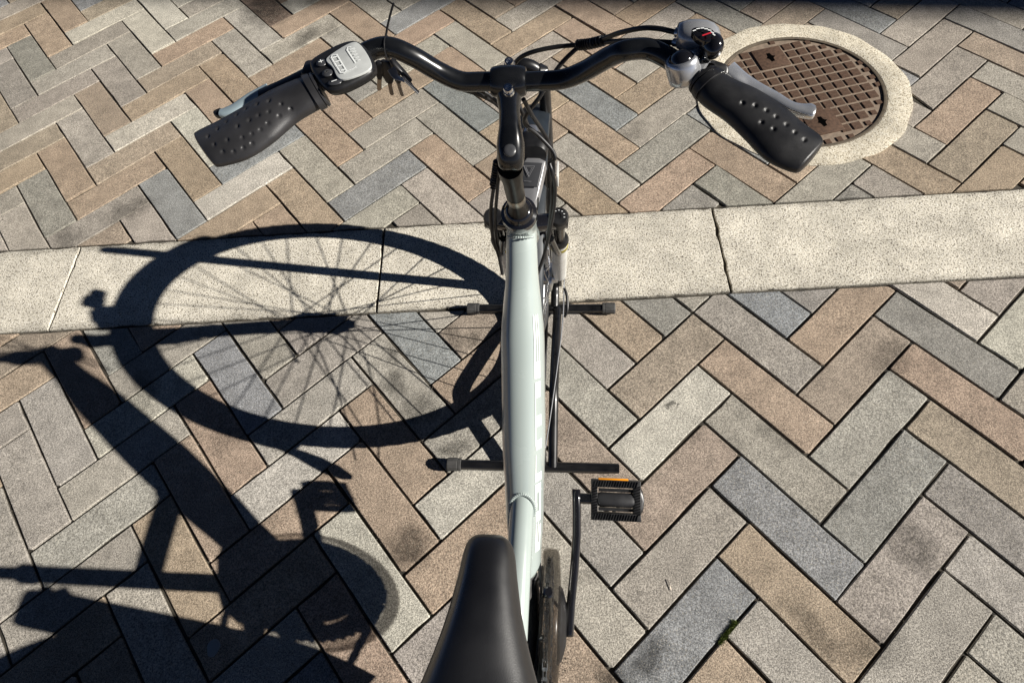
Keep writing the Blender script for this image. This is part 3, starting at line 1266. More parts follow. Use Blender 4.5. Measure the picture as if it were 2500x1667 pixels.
DTW = [(0, .0185, .020), (.12, .0215, .024), (.35, .0305, .038), (.6, .0315, .043), (.8, .0285, .041), (1, .0240, .034)]
SECT = [(-0.60, 1.0), (0.40, 1.0), (0.98, 0.42), (1.0, -0.45), (0.62, -1.0), (-0.62, -1.0), (-1.0, -0.45), (-0.98, 0.45)]


def dt_section(t):
    w_, h_ = dt_half(t)
    c = P0 + DV * t
    pts = [c + DX * (a * w_) + DN * (b * h_) for a, b in SECT]
    return chaikin(pts, 3)


V, F = [], []
nt_ = 40
for i in range(nt_ + 1):
    V += dt_section(i / nt_)
m_ = len(V) // (nt_ + 1)
for i in range(nt_):
    for k in range(m_):
        k2 = (k + 1) % m_
        F.append((i * m_ + k, i * m_ + k2, (i + 1) * m_ + k2, (i + 1) * m_ + k))
F.append(tuple(range(m_))[::-1])
F.append(tuple(nt_ * m_ + k for k in range(m_)))
down = MB().add(V, F).build("down_tube", MINT, bike, sharp=60)


def face_pt(t, f, lift=0.0003):
    """point on the tube's right bevelled face: t along the tube, f from its upper to its lower edge"""
    w_, h_ = dt_half(t)
    c = P0 + DV * t
    a = c + DX * (0.46 * w_) + DN * (0.94 * h_)
    b = c + DX * (0.95 * w_) + DN * (0.47 * h_)
    nrm = (DX * (h_ * 0.58) + DN * (w_ * 0.58)).normalized()
    return a + (b - a) * f + nrm * lift


def decal(t0, t1, f0, f1):
    mb = MB()
    n = 6
    V, F = [], []
    for i in range(n + 1):
        t = t0 + (t1 - t0) * i / n
        V += [face_pt(t, f0), face_pt(t, f1)]
    for i in range(n):
        F.append((2 * i, 2 * i + 1, 2 * i + 3, 2 * i + 2))
    return mb.add(V, F)


# white lettering along the right face: strokes of the logo letters
DEC = [  # each letter: strokes (t0, t1, f0, f1)
    [(.255, .375, .05, .20), (.255, .375, .38, .50), (.375, .418, .05, .72), (.255, .42, .62, .70)],
    [(.428, .470, .10, .72), (.470, .60, .08, .16), (.518, .548, .10, .78), (.585, .612, .10, .80)],
    [(.625, .69, .10, .17), (.680, .705, .10, .86)],
    [(.712, .738, .10, .82), (.738, .765, .10, .24), (.735, .80, .66, .84), (.768, .790, -.12, .36), (.795, .825, .20, .84)],
    [(.830, .90, .22, .36), (.830, .90, .50, .60), (.838, .92, .74, .90), (.895, .922, .22, .90)],
]
for strokes in DEC:
    mb = MB()
    for s in strokes:
        d = decal(s[0], s[1], 0.24 + 0.70 * s[2], 0.24 + 0.70 * s[3])
        mb.add(d.v, d.f)
    mb.build("logo_letter", DECAL, down, smooth=False)

# grey ring and dark lower end of the down tube
def dt_sleeve(t0, t1, grow, mt, nm):
    V, F = [], []
    for t in (t0, t1):
        c = P0 + DV * t
        w_, h_ = dt_half(min(t, 1))
        V += chaikin([c + DX * (a * (w_ + grow)) + DN * (b * (h_ + grow)) for a, b in SECT], 3)
    m2 = len(V) // 2
    for k in range(m2):
        k2 = (k + 1) % m2
        F.append((k, k2, m2 + k2, m2 + k))
    F.append(tuple(range(m2))[::-1])
    F.append(tuple(m2 + k for k in range(m2)))
    return MB().add(V, F).build(nm, mt, down, sharp=60)


dt_sleeve(1.0, 1.016, -0.0004, SILVERP, "ring")
dt_sleeve(1.016, 1.024, -0.002, GREYPANEL, "ring")
dt_sleeve(1.024, 1.036, -0.0006, SATIN, "ring")

# weld beads
def bead(center, u, v, a0, a1, r, nm, par, n=26):
    mb = MB()
    for k in range(n):
        a = rad(a0 + (a1 - a0) * k / (n - 1))
        c = center + u * math.cos(a) + v * math.sin(a)
        ellipsoid(mb, c, Vector((r, 0, 0)), Vector((0, r * 0.8, 0)), Vector((0, 0, r * 0.8)), 8, 6)
    return mb.build(nm, MINT, par)


TT0, TT1 = Vector((0.0205, -0.335, 0.466)), Vector((0.0190, -0.566, 0.462))
mb = MB()
tube(mb, [TT0, (TT0 + TT1) / 2 + Vector((0, 0, 0.002)), TT1], lambda t: 0.0170, 28, 6)
tt = mb.build("top_tube", MINT, bike)
bead(Vector((0.0205, -0.402, 0.4665)), Vector((0.0178, 0, 0)), Vector((0, 0.016, 0.0195)), -20, 200, 0.0034, "weld_bead", tt)
bead(A(0.735, -0.018), Vector((0.016, 0, 0)), Vector((0, -0.012, 0.014)), 10, 170, 0.0022, "weld_bead", head, 16)
# seat tube, stays, post
mb = MB()
BBY, BBZ = -0.527, 0.285
SEATV = Vector((0.03 * 0.33, -0.070, 0.33))
st0 = B(0, BBY, BBZ)
tube(mb, [st0, st0 + SEATV], 0.0180, 24, 1)
stt = mb.build("seat_tube", MINT, bike)
mb = MB()
lathe(mb, [(0.019, -0.012), (0.0205, -0.009), (0.0205, 0.009), (0.018, 0.012)], st0 + SEATV, SEATV, 24)
mb.build("seat_clamp", ALU, stt)
mb = MB()
tube(mb, [st0 + SEATV * 0.8, st0 + SEATV * 1.42], 0.0135, 20, 1)
mb.build("seat_post", ALU, bike)
for sx in (-1, 1):
    mb = MB()
    tube(mb, [B(0.03 * sx, BBY - 0.03, BBZ), B(0.045 * sx, -0.72, 0.295), B(0.062 * sx, REAR, RW)], 0.0095, 14, 6)
    mb.build("chain_stay", MINT, bike)
    mb = MB()
    tube(mb, [B(0.018 * sx, -0.612, 0.575), B(0.045 * sx, -0.74, 0.47), B(0.062 * sx, REAR, RW)], 0.0080, 14, 6)
    mb.build("seat_stay", MINT, bike)
# motor unit and cables at the bottom bracket
mb = MB()
secs = []
for y, hw, hz, zc in ((-0.440, 0.020, 0.022, 0.352), (-0.455, 0.024, 0.033, 0.340), (-0.50, 0.031, 0.055, 0.315), (-0.545, 0.034, 0.062, 0.300), (-0.585, 0.031, 0.052, 0.295), (-0.605, 0.024, 0.030, 0.295)):
    secs.append((B(0.002, y, zc), Vector((hw, 0, 0)), Vector((0, 0, hz))))
loft(mb, secs, 28, 0.55)
mo = mb.build("motor_unit", CASING, bike)
mb = MB()
tube(mb, [B(0.030, -0.455, 0.36), B(0.036, -0.49, 0.372), B(0.036, -0.54, 0.36), B(0.030, -0.60, 0.33)], 0.003, 10, 6)
mb.build("cable", PLAST, mo)
mb = MB()
box(mb, B(0.034, -0.468, 0.345), 0.004, 0.010, 0.012, bev=0.002)
mb.build("mounting_lug", BAND, mo)
for (y, z) in ((-0.50, 0.366), (-0.555, 0.352)):
    mb = MB()
    lathe(mb, [(0.0045, 0.0), (0.0045, 0.005), (0.002, 0.0055)], B(0.036, y, z), (1, 0, 0.4), 12)
    mb.build("bolt", SATIN, mo)
# battery behind the seat tube
mb = MB()
box(mb, B(0, -0.655, 0.47), 0.036, 0.036, 0.125, bev=0.012)
mb.build("battery", CASING, bike)

# unseen panel over the rear wheel's front, added to make its shadow solid
for sx in (-1, 1):
    c = B(0.040 * sx, REAR, RW)
    mb = MB()
    n = 28
    V, F = [], []
    for k in range(n + 1):
        a = rad(-25 + 165 * k / n)
        e = Vector((0.03 * math.sin(a), math.cos(a), math.sin(a)))
        for r_, x in ((0.14, -0.001), (0.335, -0.001), (0.335, 0.001), (0.14, 0.001)):
            V.append(c + e * r_ + Vector((x, 0, 0)))
    for k in range(n):
        for q in range(4):
            q2 = (q + 1) % 4
            F.append((4 * k + q, 4 * k + q2, 4 * k + 4 + q2, 4 * k + 4 + q))
    F += [(0, 1, 2, 3), (4 * n + 3, 4 * n + 2, 4 * n + 1, 4 * n)]
    mb.add(V, F).build("shadow_guard", CASING, bike)
# chain guard: smoked plastic disc with a raised rim, chainring and chain
CGX = 0.047
cgc = B(CGX, BBY - 0.003, BBZ)
axw = Vector((1, 0, -0.03)).normalized()
mb = MB()
lathe(mb, [(0.104, -0.012), (0.1075, -0.010), (0.1085, -0.004), (0.1085, 0.008), (0.1060, 0.0125), (0.097, 0.0155), (0.080, 0.0165), (0.060, 0.0180), (0.055, 0.0180), (0.055, 0.0168), (0.079, 0.0152), (0.096, 0.0142), (0.1045, 0.0115), (0.1065, 0.0075), (0.1065, -0.0035), (0.1030, -0.0110)], cgc, axw, 72, cap=False, closed=True)
cg = mb.build("chain_guard", SMOKE, bike)
mb = MB()
lathe(mb, [(0.052, 0.0140), (0.056, 0.0150), (0.050, 0.0210), (0.030, 0.0270), (0.010, 0.0280)], cgc, axw, 48)
mb.build("guard_hub", PLAST, cg)
mb = MB()
V, F = [], []
nT = 44
RR = (0.012, 0.056, 0.063, None)
for k in range(nT * 2):
    a = math.pi * k / nT
    for r_ in (0.012, 0.056, 0.063, 0.0925 if k % 2 else 0.0880):
        for x in (-0.0015, 0.0015):
            V.append(cgc + axw * x + Vector((0, math.cos(a), math.sin(a))) * r_)
for k in range(nT * 2):
    q = 8 * k
    q2 = 8 * ((k + 1) % (nT * 2))
    deg = (180 * k / nT) % 360
    for b_ in range(3):
        if b_ == 1 and 205 < deg < 262:
            continue
        o_, o2 = q + 2 * b_, q2 + 2 * b_
        F += [(o_, o_ + 2, o2 + 2, o2), (o_ + 1, o2 + 1, o2 + 3, o_ + 3)]
    F.append((q + 6, q + 7, q2 + 7, q2 + 6))
mb.add(V, F).build("chainring", SATIN, bike, smooth=False)
mb = MB()
path = []
for k in range(25):
    a = rad(-88 + 176 * k / 24 - 0)
    path.append(cgc + Vector((0, math.cos(a), math.sin(a))) * 0.0915)
topA = path[-1]
botA = path[0]
rc = B(CGX, REAR, RW)
for k in range(1, 26):
    path.append(topA + (rc + Vector((0, 0, 0.035)) - topA) * (k / 25))
for k in range(1, 10):
    a = rad(90 + 180 * k / 9)
    path.append(rc + Vector((0, math.cos(a), math.sin(a))) * 0.035)
lo = path[-1]
for k in range(1, 26):
    path.append(lo + (botA - lo) * (k / 25))
# resample to the chain's pitch
tot = [0]
for a, b in zip(path, path[1:]):
    tot.append(tot[-1] + (b - a).length)
pitch = 0.0116
nl = int(tot[-1] / pitch)
ii = 0
for k in range(nl):
    s = k * pitch
    while tot[ii + 1] < s:
        ii += 1
    a, b = path[ii], path[ii + 1]
    p = a + (b - a) * ((s - tot[ii]) / max(tot[ii + 1] - tot[ii], 1e-6))
    t = (b - a).normalized()
    wv = axw
    u = t.cross(wv).normalized()
    xo = 0.0034 if k % 2 else 0.0022
    for sx in (-1, 1):
        box(mb, p + t * 0.0058 + wv * (xo * sx), 0.0068, 0.0032, 0.0006, (t, u, wv))
    box(mb, p, 0.0022, 0.0022, 0.0034, (t, u, wv))
ch = mb.build("chain", SATIN, bike, smooth=False)
ch["kind"] = "stuff"
mb = MB()
lathe(mb, [(0.0055, 0), (0.0075, 0.002), (0.0075, 0.010), (0.0055, 0.012)], B(0.046, -0.500, 0.392), (0.1, 0, 1), 16)
mb.build("guard_screw", GLOSS, cg)


def crank(sx, ang):
    ca, sa = math.cos(ang), math.sin(ang)
    d = Vector((0, ca, sa))
    nrm = Vector((0, -sa, ca))
    L = 0.184
    secs = []
    base = B(0.0, BBY, BBZ)
    for t, x, h in ((-0.095, 0.0790, 0.011), (-0.07, 0.0790, 0.0155), (0.0, 0.0795, 0.0170), (0.15, 0.0810, 0.0145), (0.4, 0.0855, 0.0118), (0.7, 0.0890, 0.0105), (0.92, 0.0885, 0.0112), (1.0, 0.0880, 0.0118), (1.05, 0.0875, 0.0112), (1.075, 0.0875, 0.008)):
        secs.append((base + d * (L * t) + Vector((sx * x, 0, 0)), Vector((0.0070, 0, 0)), nrm * h))
    mb = MB()
    loft(mb, secs, 20, 0.6)
    arm = mb.build("crank_arm", GLOSS, bike)
    ctr = base + d * L + Vector((sx * 0.088, 0, 0))
    mb = MB()
    tube(mb, [ctr, ctr + Vector((sx * 0.024, 0, 0))], 0.0085, 16, 1)
    mb.build("pedal_axle", ALU, arm)
    # pedal: serrated plastic cage round a barrel
    pc = ctr + Vector((sx * 0.063, 0, 0))
    hx, hy, hz = 0.0395, 0.0312, 0.0085
    tl = rad(22)
    PX = (Vector((1, 0, 0)), Vector((0, math.cos(tl), math.sin(tl))), Vector((0, -math.sin(tl), math.cos(tl))))

    def PV(v):
        return PX[0] * v[0] + PX[1] * v[1] + PX[2] * v[2]
    mb = MB()
    for s in (-1, 1):
        box(mb, pc + PV((0, s * (hy - 0.0058), 0)), hx, 0.0058, hz, PX, bev=0.0012)
    for s, wd in ((-1, 0.0052), (1, 0.0060)):
        box(mb, pc + PV((s * (hx - wd), 0, 0)), wd, hy - 0.0115, hz, PX, bev=0.0012)
    # outer end bulges to a point
    loft(mb, [(pc + Vector((sx * (hx - 0.002), 0, 0)), PX[1] * 0.024, PX[2] * (hz * 0.9)), (pc + Vector((sx * (hx + 0.003), 0, 0)), PX[1] * 0.016, PX[2] * (hz * 0.85)), (pc + Vector((sx * (hx + 0.005), 0, 0)), PX[1] * 0.006, PX[2] * (hz * 0.7))], 16, 0.6)
    pd = mb.build("pedal", PLAST, bike)
    mb = MB()
    loft(mb, [(pc + Vector((x, 0, 0)), Vector((0, r_, 0)), Vector((0, 0, r_ * 0.95))) for x, r_ in ((-0.029, 0.0095), (-0.024, 0.0112), (0.0, 0.0108), (0.024, 0.0112), (0.029, 0.0095))], 20, 0.75)
    mb.build("barrel", CASING, pd)
    mb = MB()
    for s in (-1, 1):
        box(mb, pc + PV((0, s * 0.0148, -0.001)), hx - 0.012, 0.0022, hz * 0.6, PX)
    mb.build("inner_rib", PLAST, pd)
    mb = MB()
    for s in (-1, 1):                                     # teeth
        for k in range(17):
            x = -hx + 0.006 + k * (2 * hx - 0.012) / 16
            v = PV((x, s * (hy - 0.0058), hz))
            dd = PV((0.0015, 0.0046, 0))
            e = Vector((0.0011, 0, 0))
            mb.add([pc + v - dd - e, pc + v - dd + e, pc + v + dd + e, pc + v + dd - e, pc + v - dd + PX[2] * 0.0017, pc + v + dd + PX[2] * 0.0017],
                   [(0, 1, 4), (2, 3, 5), (1, 2, 5, 4), (3, 0, 4, 5)])
        for k in range(11):
            y = -hy + 0.010 + k * (2 * hy - 0.020) / 10
            v = PV((s * (hx - 0.0055), y, hz))
            dd = PV((0.0044, 0.0016, 0))
            e = PV((0, 0.0011, 0))
            mb.add([pc + v - dd - e, pc + v - dd + e, pc + v + dd + e, pc + v + dd - e, pc + v - dd + PX[2] * 0.0017, pc + v + dd + PX[2] * 0.0017],
                   [(0, 1, 4), (2, 3, 5), (1, 2, 5, 4), (3, 0, 4, 5)])
    tg = mb.build("teeth", PLAST, pd, smooth=False)
    tg["kind"] = "stuff"
    for s in (-1, 1):
        mb = MB()
        box(mb, pc + PV((-0.004, s * (hy + 0.0008) if s > 0 else -hy + 0.0016, 0.0015 if s > 0 else -0.003)), 0.024, 0.0020, 0.0052, PX, bev=0.0008)
        mb.build("reflector", AMBER, pd)


crank(1, math.atan2(0.055, 0.176))
crank(-1, math.atan2(0.055, 0.176) + math.pi)

# saddle
mb = MB()
secs = []
for y, hw, zt, zb in ((-0.4960, 0.0070, 0.764, 0.752), (-0.4978, 0.0130, 0.770, 0.748), (-0.5025, 0.0185, 0.775, 0.744), (-0.513, 0.0222, 0.779, 0.742), (-0.535, 0.0246, 0.783, 0.741), (-0.565, 0.0290, 0.786, 0.742), (-0.595, 0.0365, 0.788, 0.742),
                      (-0.625, 0.0475, 0.790, 0.741), (-0.655, 0.0610, 0.793, 0.742), (-0.69, 0.0760, 0.797, 0.744), (-0.72, 0.0830, 0.802, 0.748), (-0.75, 0.0830, 0.806, 0.752), (-0.775, 0.0740, 0.806, 0.757), (-0.788, 0.0560, 0.802, 0.763)):
    xc = 0.0160 - 0.010 * (y + 0.53)
    hw += 0.0025 + 0.004 * min(1.0, max(0.0, (-0.51 - y) / 0.08))
    secs.append((y, hw, zt, zb, xc))
V, F = [], []
seg = 40
def cr(vals, t):
    n = len(vals) - 1
    i = min(int(t * n), n - 1)
    f = t * n - i
    p0, p1, p2, p3 = vals[max(i - 1, 0)], vals[i], vals[i + 1], vals[min(i + 2, n)]
    return [0.5 * ((2 * b) + (c - a) * f + (2 * a - 5 * b + 4 * c - d) * f * f + (3 * b - a - 3 * c + d) * f ** 3) for a, b, c, d in zip(p0, p1, p2, p3)]
NS = 72
for i in range(NS + 1):
    y, hw, zt, zb, xc = cr(secs, i / NS)
    for k in range(seg):
        a = 2 * math.pi * k / seg
        ca, sa = math.cos(a), math.sin(a)
        if sa >= 0:
            x = xc + hw * math.copysign(abs(ca) ** 0.85, ca)
            z = zb + 0.010 + (zt - zb - 0.010) * (sa ** 0.75)
        else:
            x = xc + hw * ca * 0.97
            z = zb + 0.010 + 0.010 * sa
        V.append((x, y, z))
for i in range(NS):
    for k in range(seg):
        k2 = (k + 1) % seg
        F.append((i * seg + k, i * seg + k2, (i + 1) * seg + k2, (i + 1) * seg + k))
F.append(tuple(range(seg))[::-1])
F.append(tuple(NS * seg + k for k in range(seg)))
sd = MB().add(V, F).build("saddle", VINYL, bike, sharp=70)
for sx in (-1, 1):
    mb = MB()
    tube(mb, [(0.02 + 0.010 * sx, -0.53, 0.752), (0.02 + 0.020 * sx, -0.60, 0.722), (0.02 + 0.022 * sx, -0.68, 0.722), (0.02 + 0.045 * sx, -0.75, 0.755)], 0.0035, 10, 6)
    mb.build("saddle_rail", STEEL, sd)

# ------------------------------------------------------------------ stem, handlebar and its fittings
mb = MB()
c0 = A(0.792)
lathe(mb, [(0.0140, 0.0), (0.0118, 0.010), (0.0105, 0.020), (0.0105, 0.055), (0.0110, 0.060), (0.0112, 0.105), (0.013, 0.118), (0.013, 0.135)], c0, SAX, 28)
sc = mb.build("stem_column", COLM, bike)
mb = MB()
lathe(mb, [(0.01075, 0.036), (0.0109, 0.0365), (0.0109, 0.0535), (0.01075, 0.054)], c0, SAX, 28, cap=False)
mb.build("silver_band", BAND, sc)
# hinged stem body: knuckle, arm, clamp
KN = Vector((0.0297, -0.1611, 0.9380))
CL = Vector((0.0295, -0.1205, 0.9900))
mb = MB()
dv = (CL - KN)
secs = []
for t, hw, hh in ((-0.30, 0.009, 0.007), (-0.24, 0.0125, 0.012), (-0.10, 0.0138, 0.0150), (0.08, 0.0140, 0.0150), (0.20, 0.0128, 0.0125), (0.38, 0.0108, 0.0110), (0.58, 0.0102, 0.0112), (0.78, 0.0122, 0.0130), (0.92, 0.0150, 0.0142), (1.0, 0.0158, 0.0135)):
    up = dv.normalized().cross(Vector((1, 0, 0)))
    if up.z < 0:
        up = -up
    secs.append((KN + dv * t, Vector((hw, 0, 0)), up * hh))
loft(mb, secs, 28, 0.72)
stem = mb.build("stem", ALU, bike)
mb = MB()
lathe(mb, [(0.0115, -0.0175), (0.0132, -0.0168), (0.0146, -0.0140), (0.0155, -0.008), (0.0158, 0.0), (0.0155, 0.008), (0.0146, 0.0140), (0.0132, 0.0168), (0.0115, 0.0175)], CL, (1, 0.0, 0), 32)
mb.build("bar_clamp", ALU, stem)
mb = MB()
lathe(mb, [(0.0062, 0.0), (0.0062, 0.0025), (0.0050, 0.0035), (0.002, 0.0036)], Vector((0.0310, -0.1759, 0.9520)), (0.05, -0.35, 0.9), 24)
mb.build("hinge_bolt", GREYPANEL, stem)
mb = MB()
box(mb, Vector((0.0299, -0.1621, 0.9500)), 0.0075, 0.0040, 0.0020, bev=0.001)
mb.build("hinge_cover", GREYPANEL, stem)
for q in (Vector((0.0282, -0.0933, 0.9920)), Vector((0.0322, -0.1470, 1.0045))):
    mb = MB()
    ax = Vector((0.0, -0.45, 0.9))
    lathe(mb, [(0.0046, -0.006), (0.0046, 0.0010), (0.0041, 0.0018), (0.0024, 0.0018), (0.0022, -0.0008), (0.0006, -0.0008)], q, ax, 20)
    lathe(mb, [(0.0055, -0.008), (0.0055, -0.004)], q, ax, 16)
    mb.build("clamp_bolt", CHROME, stem)

BARL = [CL, (0.0044, -0.1195, 0.9900), (-0.0174, -0.1180, 0.9900), (-0.0377, -0.1158, 1.0000), (-0.0592, -0.1175, 1.0200), (-0.0783, -0.1161, 1.0300), (-0.0951, -0.1171, 1.0300), (-0.1160, -0.1274, 1.0250), (-0.1432, -0.1473, 1.0200), (-0.2004, -0.1777, 1.0080), (-0.2392, -0.2046, 1.0000)]
BARR = [CL, (0.0559, -0.1210, 0.9900), (0.0812, -0.1195, 0.9900), (0.1020, -0.1213, 1.0000), (0.1256, -0.1266, 1.0200), (0.1406, -0.1312, 1.0300), (0.1597, -0.1310, 1.0300), (0.1788, -0.1392, 1.0250), (0.1969, -0.1564, 1.0200), (0.2424, -0.1959, 1.0080), (0.2812, -0.2319, 1.0000)]
mb = MB()
tube(mb, [Vector(p) for p in BARL[::-1]] + [Vector(p) for p in BARR[1:]], lambda t: 0.0096, 24, 8)
hb = mb.build("handlebar", ALU, bike)


def grip(edges, dimples, lab, mt):
    secs = []
    for (u_, l_, hz) in edges:
        u_, l_ = Vector(u_), Vector(l_)
        secs.append(((u_ + l_) / 2, (u_ - l_) / 2, hz))
    C = [list(s[0]) + list(s[1]) + [s[2]] for s in secs]
    V, F = [], []
    seg, n = 120, 170
    cen = []
    for i in range(n + 1):
        q = cr(C, i / n)
        c, hw, hz = Vector(q[:3]), Vector(q[3:6]), q[6]
        c2 = Vector(cr(C, min(i / n + 0.01, 1))[:3]) - Vector(cr(C, max(i / n - 0.01, 0))[:3])
        nn = hw.cross(c2).normalized()
        if nn.z < 0:
            nn = -nn
        e = 1.0
        # round the outer end
        k = max(0.0, (i / n - 0.94) / 0.06)
        sc_ = math.sqrt(max(1 - k * k * 0.55, 0.05))
        for s in range(seg):
            a = 2 * math.pi * s / seg
            V.append(c + hw * (math.cos(a) * sc_) + nn * (hz * math.sin(a) * sc_))
        cen.append(c)
    for i in range(n):
        for s in range(seg):
            s2 = (s + 1) % seg
            F.append((i * seg + s, i * seg + s2, (i + 1) * seg + s2, (i + 1) * seg + s))
    F.append(tuple(range(seg))[::-1])
    F.append(tuple(n * seg + s for s in range(seg)))
    bvh = BVHTree.FromPolygons([tuple(v) for v in V], F)
    for d in dimples:
        d = Vector(d)
        loc, nrm, idx, dist = bvh.ray_cast(d + (camP - d).normalized() * 0.05, (d - camP).normalized())
        if loc is None:
            loc, nrm, idx, dist = bvh.find_nearest(d)
        ax_ = min(cen, key=lambda c: (c - loc).length)
        inn = (ax_ - loc).normalized()
        for i, v in enumerate(V):
            r_ = (v - loc).length
            if r_ < 0.0024:
                k = 0.5 + 0.5 * math.cos(math.pi * min(1, r_ / 0.0024))
                V[i] = v + inn * (0.0019 * k ** 0.6)
    o = MB().add(V, F).build("grip", mt, bike, sharp=75)
    o["label"] = lab
    for t0, t1, k_ in RINGS:                              # clamp collars at the inner end
        sc2 = []
        for t, g in ((t0, 1.0), (t0 + 0.004, k_), (t1 - 0.004, k_ * 1.005), (t1, 1.0)):
            q = cr(C, t)
            c, hw, hz = Vector(q[:3]), Vector(q[3:6]), q[6]
            c2 = Vector(cr(C, t + 0.02)[:3]) - c
            nn = hw.cross(c2).normalized()
            sc2.append((c, hw * g, nn * (hz * g)))
        mb = MB()
        loft(mb, sc2, 48)
        mb.build("clamp_collar", mt, o)
    return o


RINGS = ((0.012, 0.095, 1.085), (0.115, 0.215, 1.10))
GL = grip([((-0.1495, -0.1452, 1.0230), (-0.1298, -0.1792, 1.0230), .0125), ((-0.1545, -0.1474, 1.0220), (-0.1338, -0.1814, 1.0220), .0128), ((-0.1682, -0.1506, 1.0200), (-0.1440, -0.1868, 1.0200), .0130), ((-0.1924, -0.1601, 1.0160), (-0.1596, -0.1967, 1.0160), .0132), ((-0.2158, -0.1751, 1.0120), (-0.1777, -0.2186, 1.0120), .0125), ((-0.2382, -0.1876, 1.0080), (-0.1979, -0.2336, 1.0080), .0115), ((-0.2554, -0.1956, 1.0050), (-0.2203, -0.2393, 1.0050), .0105), ((-0.2620, -0.2007, 1.0040), (-0.2300, -0.2393, 1.0040), .0095)],
          [(-0.1890, -0.1734, 1.0200), (-0.1756, -0.1787, 1.0200), (-0.1994, -0.1775, 1.0200), (-0.1644, -0.1854, 1.0200), (-0.2087, -0.1830, 1.0200), (-0.1851, -0.1884, 1.0200), (-0.2152, -0.1906, 1.0200), (-0.1936, -0.1927, 1.0200), (-0.1731, -0.1942, 1.0200), (-0.2006, -0.1988, 1.0200), (-0.2224, -0.1999, 1.0200), (-0.1815, -0.2034, 1.0200), (-0.2097, -0.2061, 1.0200), (-0.2280, -0.2087, 1.0200), (-0.1861, -0.2117, 1.0200), (-0.1929, -0.2167, 1.0200), (-0.2342, -0.2183, 1.0200), (-0.2005, -0.2209, 1.0200), (-0.2139, -0.2236, 1.0200), (-0.1891, -0.2284, 1.0200), (-0.2247, -0.2289, 1.0200), (-0.1956, -0.2338, 1.0200), (-0.2033, -0.2382, 1.0200), (-0.2135, -0.2380, 1.0200)],
          "left rubber grip with dimples, paler with dust and painted-in sky glare", RUBBL)
GR = grip([((0.2151, -0.1551, 1.0230), (0.1934, -0.1711, 1.0230), .0125), ((0.2208, -0.1582, 1.0220), (0.1964, -0.1766, 1.0220), .0128), ((0.2299, -0.1657, 1.0200), (0.2032, -0.1892, 1.0200), .0130), ((0.2498, -0.1750, 1.0160), (0.2211, -0.2054, 1.0160), .0132), ((0.2682, -0.1884, 1.0120), (0.2346, -0.2225, 1.0120), .0125), ((0.2846, -0.2065, 1.0080), (0.2487, -0.2423, 1.0080), .0115), ((0.2966, -0.2179, 1.0050), (0.2649, -0.2521, 1.0050), .0105), ((0.2980, -0.2269, 1.0040), (0.2755, -0.2547, 1.0040), .0095)],
          [(0.2353, -0.1913, 1.0200), (0.2450, -0.1947, 1.0200), (0.2533, -0.2008, 1.0200), (0.2598, -0.2084, 1.0200), (0.2665, -0.2178, 1.0200), (0.2716, -0.2266, 1.0200), (0.2776, -0.2353, 1.0200), (0.2473, -0.2148, 1.0200), (0.2557, -0.2226, 1.0200)],
          "right rubber grip with dimples", RUBB)
# left brake lever
mb = MB()
ribbon(mb, [(-0.1607, -0.1012, 0.9980), (-0.1834, -0.1126, 0.9940), (-0.2057, -0.1220, 0.9900), (-0.2244, -0.1277, 0.9860)], 0.0095, 0.0055, 6, taper=lambda t: 1 - 0.15 * t)
lv = mb.build("brake_lever", PLAST, bike)
lv["label"] = "left brake lever with a pale blue blade"
mb = MB()
box(mb, Vector((-0.1585, -0.1153, 1.0040)), 0.016, 0.011, 0.008, bev=0.004)
mb.build("bracket", PLAST, lv)
mb = MB()
ribbon(mb, [(-0.2180, -0.1192, 0.9880), (-0.2350, -0.1281, 0.9850), (-0.2496, -0.1390, 0.9820), (-0.2601, -0.1429, 0.9800), (-0.2661, -0.1435, 0.9790)], 0.0068, 0.0035, 6, taper=lambda t: 1.2 - 0.5 * t)
mb.build("blade", BLUEBLADE, lv)
mb = MB()
ribbon(mb, [(-0.2527, -0.1349, 0.9760), (-0.2603, -0.1410, 0.9760), (-0.2699, -0.1407, 0.9760), (-0.2727, -0.1381, 0.9760)], 0.0048, 0.004, 6)
mb.build("blade_tip", PLAST, lv)

# display unit on the left
dsp = MB()
slab(dsp, [(-0.1513, -0.1385, 1.0400), (-0.1167, -0.1161, 1.0440), (-0.0995, -0.1265, 1.0440), (-0.0843, -0.1558, 1.0420), (-0.0887, -0.1672, 1.0400), (-0.1189, -0.1870, 1.0380), (-0.1347, -0.1744, 1.0380), (-0.1504, -0.1489, 1.0390)], (0, 0.006, -0.011), 0.0065, 3, 0.0010, 6)
du = dsp.build("display_unit", PLAST, bike, sharp=80)
mb = MB()
slab(mb, [(-0.1307, -0.1426, 1.0435), (-0.1120, -0.1249, 1.0450), (-0.1032, -0.1266, 1.0450), (-0.0856, -0.1554, 1.0440), (-0.0879, -0.1648, 1.0430), (-0.1097, -0.1748, 1.0420), (-0.1169, -0.1705, 1.0420), (-0.1230, -0.1569, 1.0425), (-0.1322, -0.1487, 1.0430)], (0, 0, -0.002), 0.0006, 2)
scr = mb.build("screen", LCD, du)


def line_print(pts, w_, z_add=0.0008, closed=False):
    P = [Vector(p) + Vector((0, 0, z_add)) for p in pts]
    if closed:
        P = P + [P[0]]
    mb = MB()
    for a, b in zip(P, P[1:]):
        d = (b - a).normalized()
        s = d.cross(Vector((0, 0, 1))).normalized() * w_
        a2, b2 = a - d * w_, b + d * w_
        mb.add([a2 - s, a2 + s, b2 + s, b2 - s], [(0, 1, 2, 3)])
    return mb


